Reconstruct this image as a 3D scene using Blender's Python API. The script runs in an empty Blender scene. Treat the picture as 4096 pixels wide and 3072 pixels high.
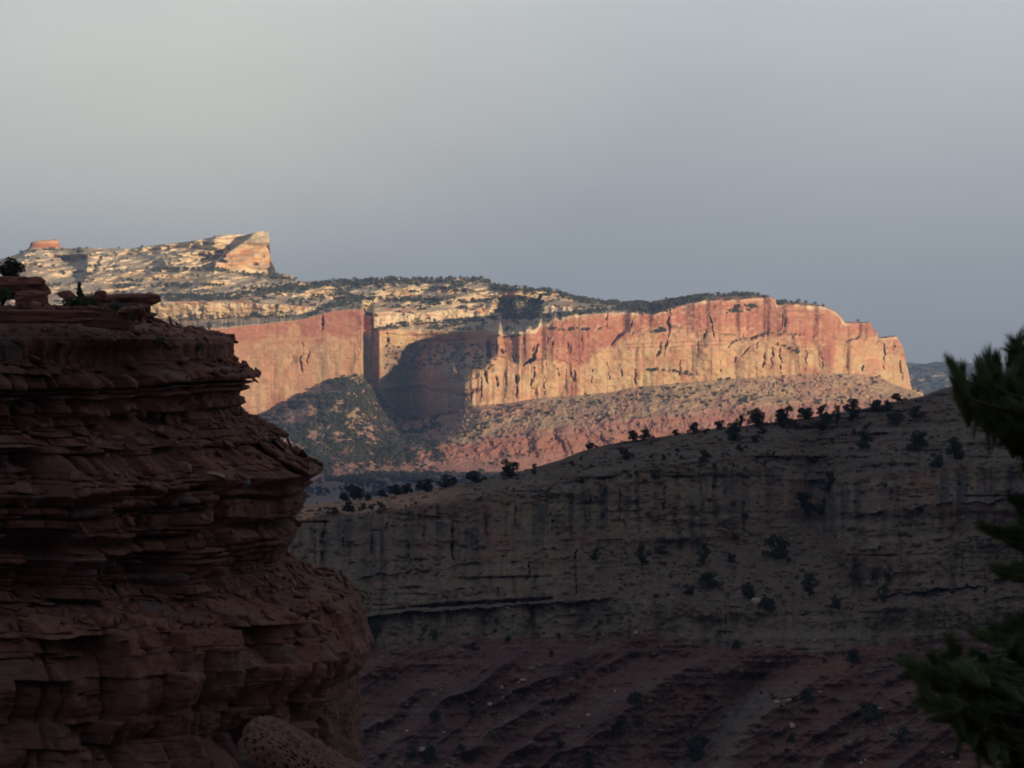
import bpy, math, random
import numpy as np
from mathutils import Vector, Matrix

random.seed(7)
RNG = np.random.default_rng(11)
C = bpy.context.scene.collection
R = math.radians

# ------------------------------------------------------------------ camera
K = 0.2989 / 4096.0          # metres per photo pixel per metre of distance
HY = 1300.0                  # eye level, in photo rows
cam_d = bpy.data.cameras.new("camera")
cam = bpy.data.objects.new("camera", cam_d)
C.objects.link(cam)
cam.location = (0, 0, 0)
cam.rotation_euler = (R(90), 0, 0)
cam_d.sensor_width = 36.0
cam_d.lens = 36.0 / 0.2989
cam_d.shift_y = -(1536.0 - HY) / 4096.0
cam_d.clip_start = 0.5
cam_d.clip_end = 60000.0
cam_d.dof.use_dof = True
cam_d.dof.focus_distance = 1500.0
cam_d.dof.aperture_fstop = 22.0
bpy.context.scene.camera = cam

# ------------------------------------------------------------------ light
SUN_AZ = R(38.0)             # to the right of straight behind the camera
SUN_EL = R(6.2)
SKY_STRENGTH = 0.05
sun_dir = Vector((math.sin(SUN_AZ) * math.cos(SUN_EL), -math.cos(SUN_AZ) * math.cos(SUN_EL), math.sin(SUN_EL)))
sd = bpy.data.lights.new("sun", 'SUN')
sd.energy = 5.0
sd.angle = R(0.53)
sd.color = (1.0, 0.765, 0.505)
so = bpy.data.objects.new("sun", sd)
C.objects.link(so)
so.rotation_euler = sun_dir.to_track_quat('Z', 'Y').to_euler()

w = bpy.data.worlds.new("World")
bpy.context.scene.world = w
w.use_nodes = True
nt = w.node_tree
nt.nodes.clear()


def nd(t, kind, **kw):
    n = t.nodes.new(kind)
    for a, b in kw.items():
        setattr(n, a, b)
    return n


out = nd(nt, 'ShaderNodeOutputWorld')
sky = nd(nt, 'ShaderNodeTexSky', sky_type='NISHITA', sun_disc=False)
sky.sun_elevation = SUN_EL
sky.sun_rotation = R(180) - SUN_AZ
sky.air_density = 1.2
sky.dust_density = 2.0
bg = nd(nt, 'ShaderNodeBackground')
bg.inputs['Strength'].default_value = SKY_STRENGTH
nt.links.new(sky.outputs[0], bg.inputs['Color'])
# high overcast sheet in front of the clear sky
tc = nd(nt, 'ShaderNodeTexCoord')
sep = nd(nt, 'ShaderNodeSeparateXYZ')
nt.links.new(tc.outputs['Generated'], sep.inputs[0])
mp = nd(nt, 'ShaderNodeMapping')
mp.inputs['Scale'].default_value = (1.0, 1.0, 2.2)
nt.links.new(tc.outputs['Generated'], mp.inputs[0])
no = nd(nt, 'ShaderNodeTexNoise')
no.inputs['Scale'].default_value = 7.5
no.inputs['Detail'].default_value = 3.0
no.inputs['Roughness'].default_value = 0.45
nt.links.new(mp.outputs[0], no.inputs['Vector'])
hr = nd(nt, 'ShaderNodeValToRGB')
hr.color_ramp.interpolation = 'EASE'
hr.color_ramp.elements[0].position = 0.0
hr.color_ramp.elements[0].color = (0.135, 0.146, 0.157, 1)
hr.color_ramp.elements[1].position = 1.0
hr.color_ramp.elements[1].color = (0.268, 0.262, 0.245, 1)
mr = nd(nt, 'ShaderNodeMapRange')
mr.inputs['From Min'].default_value = 0.0
mr.inputs['From Max'].default_value = 0.10
nt.links.new(sep.outputs['Z'], mr.inputs['Value'])
nt.links.new(mr.outputs[0], hr.inputs[0])
# warm thin spot of cloud up to the left
vd = nd(nt, 'ShaderNodeVectorMath', operation='DISTANCE')
mp2 = nd(nt, 'ShaderNodeMapping')
mp2.inputs['Scale'].default_value = (0.8, 1.0, 1.7)
nt.links.new(tc.outputs['Generated'], mp2.inputs[0])
nt.links.new(mp2.outputs[0], vd.inputs[0])
vd.inputs[1].default_value = (-0.095 * 0.8, 0.99, 0.076 * 1.7)
mr2 = nd(nt, 'ShaderNodeMapRange', interpolation_type='SMOOTHSTEP')
mr2.inputs['From Min'].default_value = 0.13
mr2.inputs['From Max'].default_value = 0.0
nt.links.new(vd.outputs['Value'], mr2.inputs['Value'])
mx = nd(nt, 'ShaderNodeMixRGB', blend_type='MIX')
ml = nd(nt, 'ShaderNodeMath', operation='MULTIPLY')
ml.inputs[1].default_value = 1.0
nt.links.new(mr2.outputs[0], ml.inputs[0])
nt.links.new(ml.outputs[0], mx.inputs[0])
nt.links.new(hr.outputs[0], mx.inputs[1])
mx.inputs[2].default_value = (0.348, 0.326, 0.266, 1)
mr3 = nd(nt, 'ShaderNodeMapRange')
mr3.inputs['From Min'].default_value = 0.25
mr3.inputs['From Max'].default_value = 0.75
mr3.inputs['To Min'].default_value = 0.88
mr3.inputs['To Max'].default_value = 1.12
nt.links.new(no.outputs[0], mr3.inputs['Value'])
mv = nd(nt, 'ShaderNodeVectorMath', operation='SCALE')
nt.links.new(mx.outputs[0], mv.inputs[0])
nt.links.new(mr3.outputs[0], mv.inputs['Scale'])
# the sheet thickens and darkens overhead and behind the viewer
def smap(src, a, b):
    m_ = nd(nt, 'ShaderNodeMapRange', interpolation_type='SMOOTHSTEP')
    m_.inputs['From Min'].default_value = a
    m_.inputs['From Max'].default_value = b
    nt.links.new(src, m_.inputs['Value'])
    return m_.outputs[0]


mxm = nd(nt, 'ShaderNodeMath', operation='MAXIMUM')
nt.links.new(smap(sep.outputs['Z'], 0.12, 0.5), mxm.inputs[0])
nt.links.new(smap(sep.outputs['Y'], 0.92, 0.3), mxm.inputs[1])
mdk = nd(nt, 'ShaderNodeMixRGB', blend_type='MIX')
nt.links.new(mxm.outputs[0], mdk.inputs[0])
nt.links.new(mv.outputs[0], mdk.inputs[1])
mdk.inputs[2].default_value = (0.060, 0.066, 0.082, 1)
bg2 = nd(nt, 'ShaderNodeBackground')
bg2.inputs['Strength'].default_value = 1.0
nt.links.new(mdk.outputs[0], bg2.inputs['Color'])
ms = nd(nt, 'ShaderNodeMixShader')
ms.inputs[0].default_value = 0.88
nt.links.new(bg.outputs[0], ms.inputs[1])
nt.links.new(bg2.outputs[0], ms.inputs[2])
nt.links.new(ms.outputs[0], out.inputs['Surface'])

sc = bpy.context.scene
sc.view_settings.view_transform = 'Standard'
sc.view_settings.look = 'None'
sc.view_settings.exposure = 1.78
sc.view_settings.gamma = 1.0
sc.cycles.max_bounces = 5
sc.cycles.diffuse_bounces = 1
sc.cycles.glossy_bounces = 1
sc.cycles.transmission_bounces = 1
sc.cycles.volume_bounces = 0
sc.cycles.use_denoising = True
sc.cycles.filter_width = 1.8


# ------------------------------------------------------------------ numeric noise
def _hash(ix, iy, iz, seed):
    h = (ix.astype(np.int64) * 374761393 + iy.astype(np.int64) * 668265263 + iz.astype(np.int64) * 2147483647 + seed * 974634777) & 0xFFFFFFFF
    h = ((h ^ (h >> 13)) * 1274126177) & 0xFFFFFFFF
    h = ((h ^ (h >> 15)) * 2246822519) & 0xFFFFFFFF
    return ((h ^ (h >> 16)) & 0xFFFFFF).astype(np.float32) / 16777215.0


def vnoise(x, y, seed=0):
    """value noise in two dimensions, -1..1"""
    x = np.asarray(x, dtype=np.float64)
    y = np.asarray(y, dtype=np.float64)
    x, y = np.broadcast_arrays(x, y)
    xi = np.floor(x); yi = np.floor(y)
    fx = (x - xi).astype(np.float32); fy = (y - yi).astype(np.float32)
    fx = fx * fx * fx * (fx * (fx * 6 - 15) + 10)
    fy = fy * fy * fy * (fy * (fy * 6 - 15) + 10)
    xi = xi.astype(np.int64); yi = yi.astype(np.int64)
    z = np.zeros(1, dtype=np.int64)
    a = _hash(xi, yi, z, seed); b = _hash(xi + 1, yi, z, seed)
    c = _hash(xi, yi + 1, z, seed); d = _hash(xi + 1, yi + 1, z, seed)
    return ((a + (b - a) * fx) * (1 - fy) + (c + (d - c) * fx) * fy) * 2 - 1


def fbm(x, y, seed=0, octv=4, gain=0.5):
    s = 0; amp = 1.0; tot = 0
    ca, sa = math.cos(0.6), math.sin(0.6)
    for o in range(octv):
        s = s + amp * vnoise(x + 17.3 * o, y - 9.1 * o, seed + o * 31)
        tot += amp
        amp *= gain
        x, y = (x * ca - y * sa) * 2.03, (x * sa + y * ca) * 2.03
    return s / tot * 1.4


def afbm(x, y, seed=0, octv=3, gain=0.5):
    """fractal noise that keeps its axes, for vertical joints and beds"""
    s = 0; amp = 1.0; tot = 0
    for o in range(octv):
        s = s + amp * vnoise(x + 31.7 * o, y + 11.9 * o, seed + o * 57)
        tot += amp
        amp *= gain
        x, y = x * 2.1, y * 1.7
    return s / tot * 1.3


def ridged(x, y, seed=0, octv=3, gain=0.5):
    """sharp valleys (1 on the crest, 0 in the crack)"""
    s = 0; amp = 1.0; tot = 0
    for o in range(octv):
        s = s + amp * np.abs(vnoise(x + 13.1 * o, y + 7.7 * o, seed + o * 41))
        tot += amp
        amp *= gain
        x, y = x * 2.1, y * 1.8
    return s / tot


def sstep(a, b, x):
    t = np.clip((x - a) / (b - a), 0, 1)
    return t * t * (3 - 2 * t)


def ipt(keys, xs, smooth=False):
    k = np.array(sorted(keys), dtype=float)
    return np.interp(xs, k[:, 0], k[:, 1])


def dist_poly(px, py, pts):
    """distance to a polyline, photo pixels; and the position along it (0..1)"""
    best = np.full(px.shape, 1e9, dtype=np.float32)
    n = len(pts) - 1
    al = np.zeros(px.shape, dtype=np.float32)
    for i in range(n):
        ax, ay = pts[i]; bx, by = pts[i + 1]
        vx, vy = bx - ax, by - ay
        L = vx * vx + vy * vy + 1e-9
        t = np.clip(((px - ax) * vx + (py - ay) * vy) / L, 0, 1)
        d = np.hypot(px - ax - t * vx, py - ay - t * vy)
        m = d < best
        best = np.where(m, d, best)
        al = np.where(m, (i + t) / n, al)
    return best, al


def carve(px, py, pts, wd, depth):
    """groove field; evaluated only round the polyline"""
    xs = [p[0] for p in pts]; ys = [p[1] for p in pts]
    f = np.zeros(px.shape, dtype=np.float32)
    m = (px > min(xs) - 4 * wd) & (px < max(xs) + 4 * wd) & (py > min(ys) - 4 * wd) & (py < max(ys) + 4 * wd)
    if m.any():
        d, al = dist_poly(px[m] + 5 * vnoise(px[m] / 26, py[m] / 20, 5) + 2.5 * vnoise(px[m] / 7, py[m] / 7, 6), py[m], pts)
        f[m] = depth * np.clip(0.75 + 0.9 * vnoise(px[m] / 14, py[m] / 14, 8), 0.05, 1.3) * np.exp(-(d / (wd * (0.35 + 0.65 * np.sin(np.pi * np.clip(al, 0.05, 0.95))))) ** 4)
    return f


# ------------------------------------------------------------------ mesh helpers
def mesh_np(name, V, F, col=None, smooth=False):
    """V (n,3); F (m,k) with k = 3 or 4"""
    me = bpy.data.meshes.new(name)
    V = np.ascontiguousarray(V, dtype=np.float32)
    F = np.ascontiguousarray(F, dtype=np.int32)
    k = F.shape[1]
    me.vertices.add(len(V)); me.vertices.foreach_set('co', V.ravel())
    me.loops.add(F.size); me.loops.foreach_set('vertex_index', F.ravel())
    me.polygons.add(len(F))
    me.polygons.foreach_set('loop_start', np.arange(0, F.size, k, dtype=np.int32))
    if smooth:
        me.polygons.foreach_set('use_smooth', np.ones(len(F), dtype=bool))
    me.update(calc_edges=True)
    if col is not None:
        a = me.color_attributes.new('Col', 'FLOAT_COLOR', 'POINT')
        cc = np.ones((len(V), 4), dtype=np.float32)
        cc[:, :3] = col
        a.data.foreach_set('color', cc.ravel())
    return me


def grid_faces(nv, nu):
    i = np.arange((nv - 1) * (nu - 1))
    r, c = i // (nu - 1), i % (nu - 1)
    a = r * nu + c
    return np.stack([a, a + 1, a + nu + 1, a + nu], axis=1)


def link(name, me, mat, parent=None):
    o = bpy.data.objects.new(name, me)
    C.objects.link(o)
    if me is not None and mat is not None and not me.materials:
        me.materials.append(mat)
    if parent is not None:
        o.parent = parent
    return o


def tag(o, label=None, cat=None, group=None, kind=None):
    if label: o['label'] = label
    if cat: o['category'] = cat
    if group: o['group'] = group
    if kind: o['kind'] = kind
    return o


def at(x, y, D):
    return Vector(((x - 2048.0) * K * D, D, -(y - HY) * K * D))


# ------------------------------------------------------------------ materials
def rock_mat(name, scale, bump, var=0.25, stretch=(1, 1, 1), rough=0.92):
    m = bpy.data.materials.new(name)
    m.use_nodes = True
    t = m.node_tree
    b = t.nodes['Principled BSDF']
    b.inputs['Roughness'].default_value = rough
    b.inputs['Specular IOR Level'].default_value = 0.12
    at_ = nd(t, 'ShaderNodeAttribute', attribute_name='Col')
    g = nd(t, 'ShaderNodeNewGeometry')
    mp_ = nd(t, 'ShaderNodeMapping')
    mp_.inputs['Scale'].default_value = [s / scale for s in stretch]
    t.links.new(g.outputs['Position'], mp_.inputs[0])
    n1 = nd(t, 'ShaderNodeTexNoise')
    n1.inputs['Scale'].default_value = 1.0
    n1.inputs['Detail'].default_value = 6.0
    n1.inputs['Roughness'].default_value = 0.65
    t.links.new(mp_.outputs[0], n1.inputs['Vector'])
    r_ = nd(t, 'ShaderNodeMapRange')
    r_.inputs['From Min'].default_value = 0.3
    r_.inputs['From Max'].default_value = 0.7
    r_.inputs['To Min'].default_value = 1 - var
    r_.inputs['To Max'].default_value = 1 + var
    t.links.new(n1.outputs[0], r_.inputs['Value'])
    v = nd(t, 'ShaderNodeVectorMath', operation='SCALE')
    t.links.new(at_.outputs['Color'], v.inputs[0])
    t.links.new(r_.outputs[0], v.inputs['Scale'])
    t.links.new(v.outputs[0], b.inputs['Base Color'])
    if bump > 0:
        bp = nd(t, 'ShaderNodeBump')
        bp.inputs['Strength'].default_value = 0.8
        bp.inputs['Distance'].default_value = bump
        t.links.new(n1.outputs[0], bp.inputs['Height'])
        t.links.new(bp.outputs[0], b.inputs['Normal'])
    return m


def plain_mat(name, c1, c2, scale, rough=0.8):
    m = bpy.data.materials.new(name)
    m.use_nodes = True
    t = m.node_tree
    b = t.nodes['Principled BSDF']
    b.inputs['Roughness'].default_value = rough
    b.inputs['Specular IOR Level'].default_value = 0.15
    g = nd(t, 'ShaderNodeNewGeometry')
    n1 = nd(t, 'ShaderNodeTexNoise')
    n1.inputs['Scale'].default_value = scale
    n1.inputs['Detail'].default_value = 3.0
    t.links.new(g.outputs['Position'], n1.inputs['Vector'])
    rp = nd(t, 'ShaderNodeValToRGB')
    rp.color_ramp.elements[0].position = 0.35
    rp.color_ramp.elements[0].color = (*c1, 1)
    rp.color_ramp.elements[1].position = 0.65
    rp.color_ramp.elements[1].color = (*c2, 1)
    t.links.new(n1.outputs[0], rp.inputs[0])
    t.links.new(rp.outputs[0], b.inputs['Base Color'])
    return m


M_far = rock_mat('far_sandstone', 9.0, 0.8, 0.20, (1, 1, 1.6))
M_mid = rock_mat('canyon_sandstone', 1.2, 0.10, 0.28, (1, 1, 2.0))
M_near = rock_mat('red_siltstone', 0.25, 0.03, 0.30, (1, 1, 2.0))
M_dist = rock_mat('hazy_plateau', 60.0, 0.0, 0.30, (1, 1, 2.0))
M_jun = plain_mat('juniper_foliage', (0.036, 0.043, 0.028), (0.066, 0.074, 0.044), 0.6)
M_farjun = plain_mat('pinyon_foliage', (0.052, 0.062, 0.047), (0.088, 0.094, 0.066), 0.1)
M_bark = plain_mat('bark', (0.03, 0.024, 0.02), (0.06, 0.048, 0.04), 8.0)
M_sage = plain_mat('sage_foliage', (0.07, 0.085, 0.065), (0.13, 0.14, 0.11), 6.0)
M_sap = plain_mat('sapling_foliage', (0.04, 0.06, 0.025), (0.08, 0.105, 0.045), 6.0)
M_needle = plain_mat('pine_needles', (0.045, 0.075, 0.030), (0.115, 0.165, 0.070), 14.0, 0.6)


def mixc(a, b, t):
    return a + (b - a) * t[..., None]


def bands(xs, lines, rows, spread=None):
    """lines: bottom to top, each (keys x->y, keys x->D). returns y, D, band, t on a grid"""
    Y = [ipt(l[0], xs) for l in lines]
    Dd = [ipt(l[1], xs) for l in lines]
    for i in range(1, len(Y)):
        if rows[i - 1] > 0:
            Y[i] = np.minimum(Y[i], Y[i - 1] - 0.6)
    ys, ds, bs, ts = [], [], [], []
    for i in range(len(lines) - 1):
        n = rows[i]
        for j in range(n + (1 if i == len(lines) - 2 else 0)):
            t = j / n
            ys.append(Y[i] + (Y[i + 1] - Y[i]) * t)
            ds.append(Dd[i] + (Dd[i + 1] - Dd[i]) * t)
            bs.append(i); ts.append(t)
    return np.array(ys), np.array(ds), np.array(bs), np.array(ts)


class Sheet:
    pass


def finish_sheet(name, xs, Yp, D, col, mat, smooth=False):
    px = np.broadcast_to(xs, Yp.shape)
    P = np.stack([(px - 2048.0) * K * D, D, -(Yp - HY) * K * D], axis=-1)
    me = mesh_np(name, P.reshape(-1, 3), grid_faces(*Yp.shape), col.reshape(-1, 3), smooth)
    o = link(name, me, mat)
    s = Sheet(); s.xs = xs; s.y = Yp; s.D = D; s.P = P; s.o = o
    return s


def on_sheet(s, x, y, r0=0, r1=None):
    """point of a sheet seen at photo pixel (x, y)"""
    c = int(np.clip(np.searchsorted(s.xs, x), 0, len(s.xs) - 1))
    col = s.y[r0:r1, c]
    r = int(np.argmin(np.abs(col - y))) + r0
    return s.P[r, c], s.D[r, c]


A3 = lambda *v: np.array(v, dtype=np.float32)

# ================================================================== FAR MESA
xs = np.arange(-120, 3696, 2.8)
LO, HI = -120, 3700
L = []
# 0 foot of the slope
L.append(([(LO, 1960), (600, 1960), (1240, 1938), (1500, 1893), (2100, 1888), (2600, 1880), (HI, 1875)],
          [(x, 185.0 / ((y - HY) * K)) for x, y in [(LO, 1960), (600, 1960), (1240, 1938), (1500, 1893), (2100, 1888), (2600, 1880), (HI, 1875)]]))
# 1 pink shale / talus
L.append(([(LO, 1830), (1000, 1815), (1300, 1800), (1500, 1805), (1884, 1769), (2150, 1722), (2340, 1700), (2592, 1671), (2717, 1650), (3151, 1622), (3440, 1600), (3600, 1594), (HI, 1600)],
          [(LO, 4330), (1000, 4290), (1500, 4370), (1884, 4345), (2600, 4370), (3440, 4440), (HI, 4500)]))
# 2 foot of the wall
L.append(([(LO, 1750), (900, 1720), (1013, 1679), (1127, 1628), (1234, 1560), (1314, 1525), (1390, 1500), (1447, 1500), (1480, 1530), (1520, 1580), (1560, 1640), (1605, 1672), (1700, 1672), (1800, 1648), (1871, 1623), (2023, 1611), (2150, 1592), (2276, 1582), (2466, 1566), (2500, 1553), (2717, 1531), (2934, 1513), (3151, 1499), (3332, 1491), (3450, 1496), (3513, 1506), (3585, 1542), (3630, 1556), (3645, 1560), (HI, 1590)],
          [(LO, 4570), (1000, 4560), (1449, 4540), (1455, 4640), (1512, 4640), (1518, 4594), (1560, 4630), (1605, 4668), (1660, 4645), (1760, 4500), (1860, 4420), (1890, 4412), (2300, 4430), (3000, 4440), (3400, 4462), (3550, 4500), (3636, 4560), (HI, 4560)]))
# 3 lip of the lower wall
L.append(([(LO, 1520), (900, 1500), (1200, 1430), (1447, 1400), (1475, 1455), (1545, 1415), (1570, 1440), (1650, 1478), (1744, 1487), (1800, 1480), (1850, 1500), (1870, 1515), (1885, 1490), (1925, 1487), (1945, 1470), (1960, 1440), (2000, 1428), (2030, 1440), (2090, 1468), (2130, 1450), (2170, 1440), (2230, 1450), (2300, 1462), (2370, 1430), (2430, 1400), (2500, 1345), (2600, 1338), (2680, 1325), (3000, 1350), (3100, 1345), (3200, 1352), (3300, 1352), (3400, 1362), (3480, 1352), (3530, 1380), (3560, 1400), (3610, 1410), (3630, 1480), (3645, 1559), (HI, 1589)],
          [(LO, 4572), (1000, 4562), (1449, 4542), (1455, 4644), (1512, 4640), (1518, 4590), (1560, 4612), (1605, 4650), (1660, 4635), (1760, 4505), (1860, 4424), (1890, 4416), (2300, 4434), (3000, 4444), (3400, 4467), (3550, 4505), (3636, 4566), (HI, 4564)]))
# 4 back of the ledge
y3 = L[3][0]
L.append(([(x, (y - 9 if not (1515 < x < 1960) else y)) for x, y in y3 if not (1515 < x < 1960)] + [(1516, 1400), (1545, 1385), (1570, 1380), (1651, 1372), (1736, 1366), (1850, 1362), (1944, 1355), (1975, 1350)],
          [(LO, 4578), (1000, 4568), (1449, 4547), (1455, 4646), (1512, 4644), (1518, 4590), (1560, 4608), (1650, 4640), (1760, 4636), (1860, 4615), (1960, 4540), (1985, 4452), (2050, 4438), (2170, 4440), (2300, 4446), (3000, 4456), (3400, 4478), (3550, 4515), (3636, 4572), (HI, 4568)]))
# 5 rim of the red wall
L.append(([(LO, 1345), (570, 1335), (900, 1312), (1108, 1289), (1200, 1277), (1285, 1258), (1290, 1252), (1360, 1240), (1453, 1237), (1462, 1262), (1488, 1262), (1493, 1322), (1600, 1318), (1700, 1322), (1858, 1326), (1947, 1320), (1985, 1330), (2010, 1335), (2090, 1330), (2150, 1318), (2160, 1296), (2200, 1285), (2283, 1264), (2422, 1253), (2500, 1249), (2609, 1260), (2681, 1231), (2804, 1205), (2963, 1198), (3040, 1192), (3079, 1189), (3100, 1200), (3106, 1222), (3187, 1218), (3296, 1228), (3332, 1244), (3361, 1264), (3379, 1291), (3433, 1292), (3480, 1290), (3485, 1322), (3508, 1324), (3512, 1352), (3542, 1352), (3585, 1345), (3611, 1386), (3623, 1435), (3632, 1486), (3640, 1556), (HI, 1588)],
          [(LO, 4585), (1000, 4575), (1449, 4555), (1455, 4660), (1510, 4656), (1516, 4590), (1570, 4606), (1650, 4624), (1760, 4616), (1860, 4595), (1940, 4545), (1985, 4460), (2050, 4450), (2130, 4450), (2160, 4456), (2300, 4455), (3000, 4466), (3400, 4490), (3550, 4525), (3636, 4580), (HI, 4572)]))
# 6 foot of the pale tier above
L.append(([(LO, 1300), (570, 1290), (900, 1266), (1200, 1262), (1290, 1246), (1400, 1232), (1453, 1231), (1480, 1258), (1492, 1314), (1550, 1306), (1600, 1302), (1700, 1290), (1858, 1268), (1950, 1262), (2020, 1262), (2100, 1272), (2150, 1262), (2250, 1256), (2290, 1250), (2420, 1245), (2600, 1250), (2700, 1224), (2804, 1200), (2963, 1194), (3060, 1187), (3106, 1216), (3187, 1213), (3296, 1226), (3361, 1263), (3379, 1290), (3480, 1289.5), (3510, 1351), (3585, 1344), (3611, 1385), (3640, 1555), (HI, 1587)],
          [(LO, 4700), (1000, 4680), (1300, 4640), (1450, 4600), (1456, 4690), (1489, 4688), (1495, 4634), (1700, 4652), (1900, 4652), (2020, 4630), (2150, 4500), (2250, 4480), (2420, 4485), (3000, 4480), (3400, 4500), (3550, 4540), (3636, 4590), (HI, 4580)]))
# 7 top of the pale tier
L.append(([(LO, 1225), (570, 1212), (800, 1206), (1000, 1212), (1200, 1222), (1300, 1236), (1453, 1228), (1470, 1248), (1492, 1246), (1600, 1246), (1700, 1250), (1760, 1240), (1858, 1236), (1890, 1240), (1930, 1228), (1945, 1242), (1960, 1226), (2000, 1234), (2024, 1240), (2040, 1250), (2070, 1240), (2160, 1235), (2190, 1222), (2280, 1226), (2290, 1236), (2420, 1228), (2600, 1236), (2700, 1212), (2804, 1196), (2963, 1188), (3060, 1184), (3106, 1212), (3187, 1210), (3296, 1224), (3361, 1262), (3379, 1289.5), (3480, 1289), (3510, 1350.5), (3585, 1343.5), (3611, 1384.5), (3640, 1554), (HI, 1586)],
          [(LO, 4720), (1000, 4700), (1300, 4650), (1450, 4610), (1456, 4696), (1489, 4694), (1495, 4640), (1700, 4657), (1900, 4656), (2020, 4640), (2150, 4520), (2250, 4500), (2420, 4540), (3000, 4500), (3400, 4510), (3550, 4550), (3636, 4600), (HI, 4590)]))
# 8 wooded bench
L.append(([(LO, 1190), (570, 1178), (900, 1172), (1100, 1180), (1300, 1200), (1453, 1196), (1600, 1205), (1750, 1190), (1850, 1180), (2000, 1185), (2160, 1208), (2200, 1200), (2290, 1206), (2420, 1216), (2600, 1222), (2700, 1206), (2804, 1190), (2963, 1180), (3060, 1182), (3106, 1209), (3187, 1208), (3296, 1223), (3361, 1261), (3379, 1289), (3480, 1288.5), (3510, 1350), (3585, 1343), (3611, 1384), (3640, 1553), (HI, 1585)],
          [(LO, 5050), (1000, 5000), (1453, 4900), (1850, 4860), (2150, 4720), (2420, 4650), (3000, 4540), (3400, 4520), (3550, 4560), (3636, 4610), (HI, 4600)]))
# 9 upper slickrock
L.append(([(LO, 1110), (300, 1100), (570, 1100), (830, 1072), (860, 1075), (960, 1092), (1080, 1092), (1108, 1098), (1165, 1112), (1190, 1130), (1400, 1150), (1600, 1158), (1700, 1150), (1850, 1142), (1960, 1140), (2100, 1160), (2213, 1172), (2300, 1192), (2453, 1213), (2600, 1214), (2700, 1200), (2804, 1187), (2963, 1177), (3060, 1181), (3106, 1208), (3187, 1207), (3296, 1222.5), (3361, 1260.5), (3379, 1288.5), (3480, 1288), (3510, 1349.5), (3585, 1342.5), (3611, 1383.5), (3640, 1552), (HI, 1584)],
          [(LO, 5700), (600, 5700), (830, 5760), (860, 5780), (1080, 5800), (1190, 5400), (1453, 5100), (1850, 5060), (2150, 4850), (2420, 4760), (3000, 4560), (3400, 4530), (3550, 4570), (3636, 4620), (HI, 4610)]))
# 10 skyline
L.append(([(LO, 1046), (0, 1036), (60, 1020), (100, 1001), (250, 992), (443, 992), (506, 997), (570, 986), (696, 973), (791, 961), (886, 940), (960, 938), (990, 938), (1025, 929), (1044, 924), (1062, 926), (1072, 930), (1077, 942), (1079, 995), (1084, 1040), (1108, 1094), (1165, 1099), (1190, 1124), (1300, 1127), (1400, 1122), (1485, 1114), (1592, 1113), (1706, 1118), (1833, 1111), (1934, 1116), (1985, 1142), (2086, 1151), (2213, 1160), (2276, 1182), (2371, 1198), (2453, 1208), (2600, 1210), (2645, 1198), (2789, 1184), (2970, 1174), (3060, 1180), (3079, 1187), (3106, 1207), (3187, 1206), (3296, 1222), (3361, 1260), (3379, 1288), (3480, 1287.5), (3510, 1349), (3585, 1342), (3611, 1383), (3640, 1551), (HI, 1583)],
          [(LO, 6600), (600, 6500), (860, 5920), (1000, 5850), (1030, 5835), (1080, 5820), (1120, 5700), (1190, 5650), (1453, 5400), (1850, 5350), (2150, 5100), (2420, 4950), (3000, 4640), (3400, 4560), (3550, 4590), (3636, 4640), (HI, 4630)]))
# 11, 12 falls away behind
k10 = L[10]
L.append(([(x, y + 25) for x, y in k10[0]], [(x, y + 160) for x, y in k10[1]]))
L.append(([(x, 1700) for x, y in k10[0]], [(x, y + 700) for x, y in k10[1]]))
for i_ in range(7, 11):
    L[i_] = (L[i_][0], [(a_, 4650 + (b_ - 4650) * 0.22 if b_ > 4650 else b_) for a_, b_ in L[i_][1]])
rows = [52, 58, 110, 10, 78, 16, 44, 34, 52, 56, 6, 4]
Yp, D, B, T = bands(xs, L[:11], rows[:10])
nb = len(Yp)
px = np.broadcast_to(xs, Yp.shape).astype(np.float64)
d2_ = ipt(L[2][1], xs); ker = np.ones(45) / 45
d2s = np.convolve(np.pad(d2_, 22, mode='edge'), ker, 'valid')
D = D + np.where(B[:, None] == 1, (d2s - d2_)[None, :] * (T[:, None] - sstep(0.90, 1.0, T[:, None])), 0)
XW = (px - 2048) * K * D
ZW = -(Yp - HY) * K * D
Bc = B[:, None] + 0 * px
Tc = T[:, None] + 0 * px
bedZ = ZW - 0.02 * XW            # beds dip a little to the right
BX = (px - 2048) * K * 4500.0

wall_lo = (Bc == 2)
wall_up = (Bc == 4)
wallm = (wall_lo | wall_up).astype(np.float32)
edge = np.minimum(sstep(0, 0.06, Tc), 1)
leftwall = 1 - sstep(1380, 1480, px)
endfade = 1 - sstep(3560, 3636, px)
smooth_r = sstep(2230, 2380, px)
patch = 0.45 + 0.9 * np.clip(0.5 + fbm(px / 130, Yp / 110, 19, 2), 0, 1)
amp = (1 - 0.72 * leftwall) * (0.35 + 0.65 * endfade) * patch
# buttresses, fins and joints
warp = 6 * fbm(BX / 60, ZW / 60, 3, 3)
big = fbm((BX + warp) / 95, ZW / 220, 21, 3) * 16
med = -(ridged((BX + warp * 1.3) / 46, ZW / 120, 22, 3) - 0.35) * 15
fin = -(ridged((BX + warp * 0.3) / 11, ZW / 70, 23, 3) - 0.35) * 5.0
grit = fbm(BX / 6, ZW / 4, 24, 4) * 1.5
lo_amt = np.where(wall_lo, 1.0, 0.45)
dw = (big * 0.62 + (med * (1 - 0.45 * smooth_r) + fin * (1 - 0.78 * smooth_r)) * lo_amt) * amp + grit * (0.8 - 0.5 * leftwall)
strat = afbm(bedZ / 9 + 0.15 * fbm(BX / 80, ZW / 30, 8, 2), BX / 900, 31, 4)
dw += strat * 2.2 * (0.5 + 0.5 * np.where(wall_up, 1, 0.4))
fadeR = 1 - sstep(3600, 3640, px)
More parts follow.
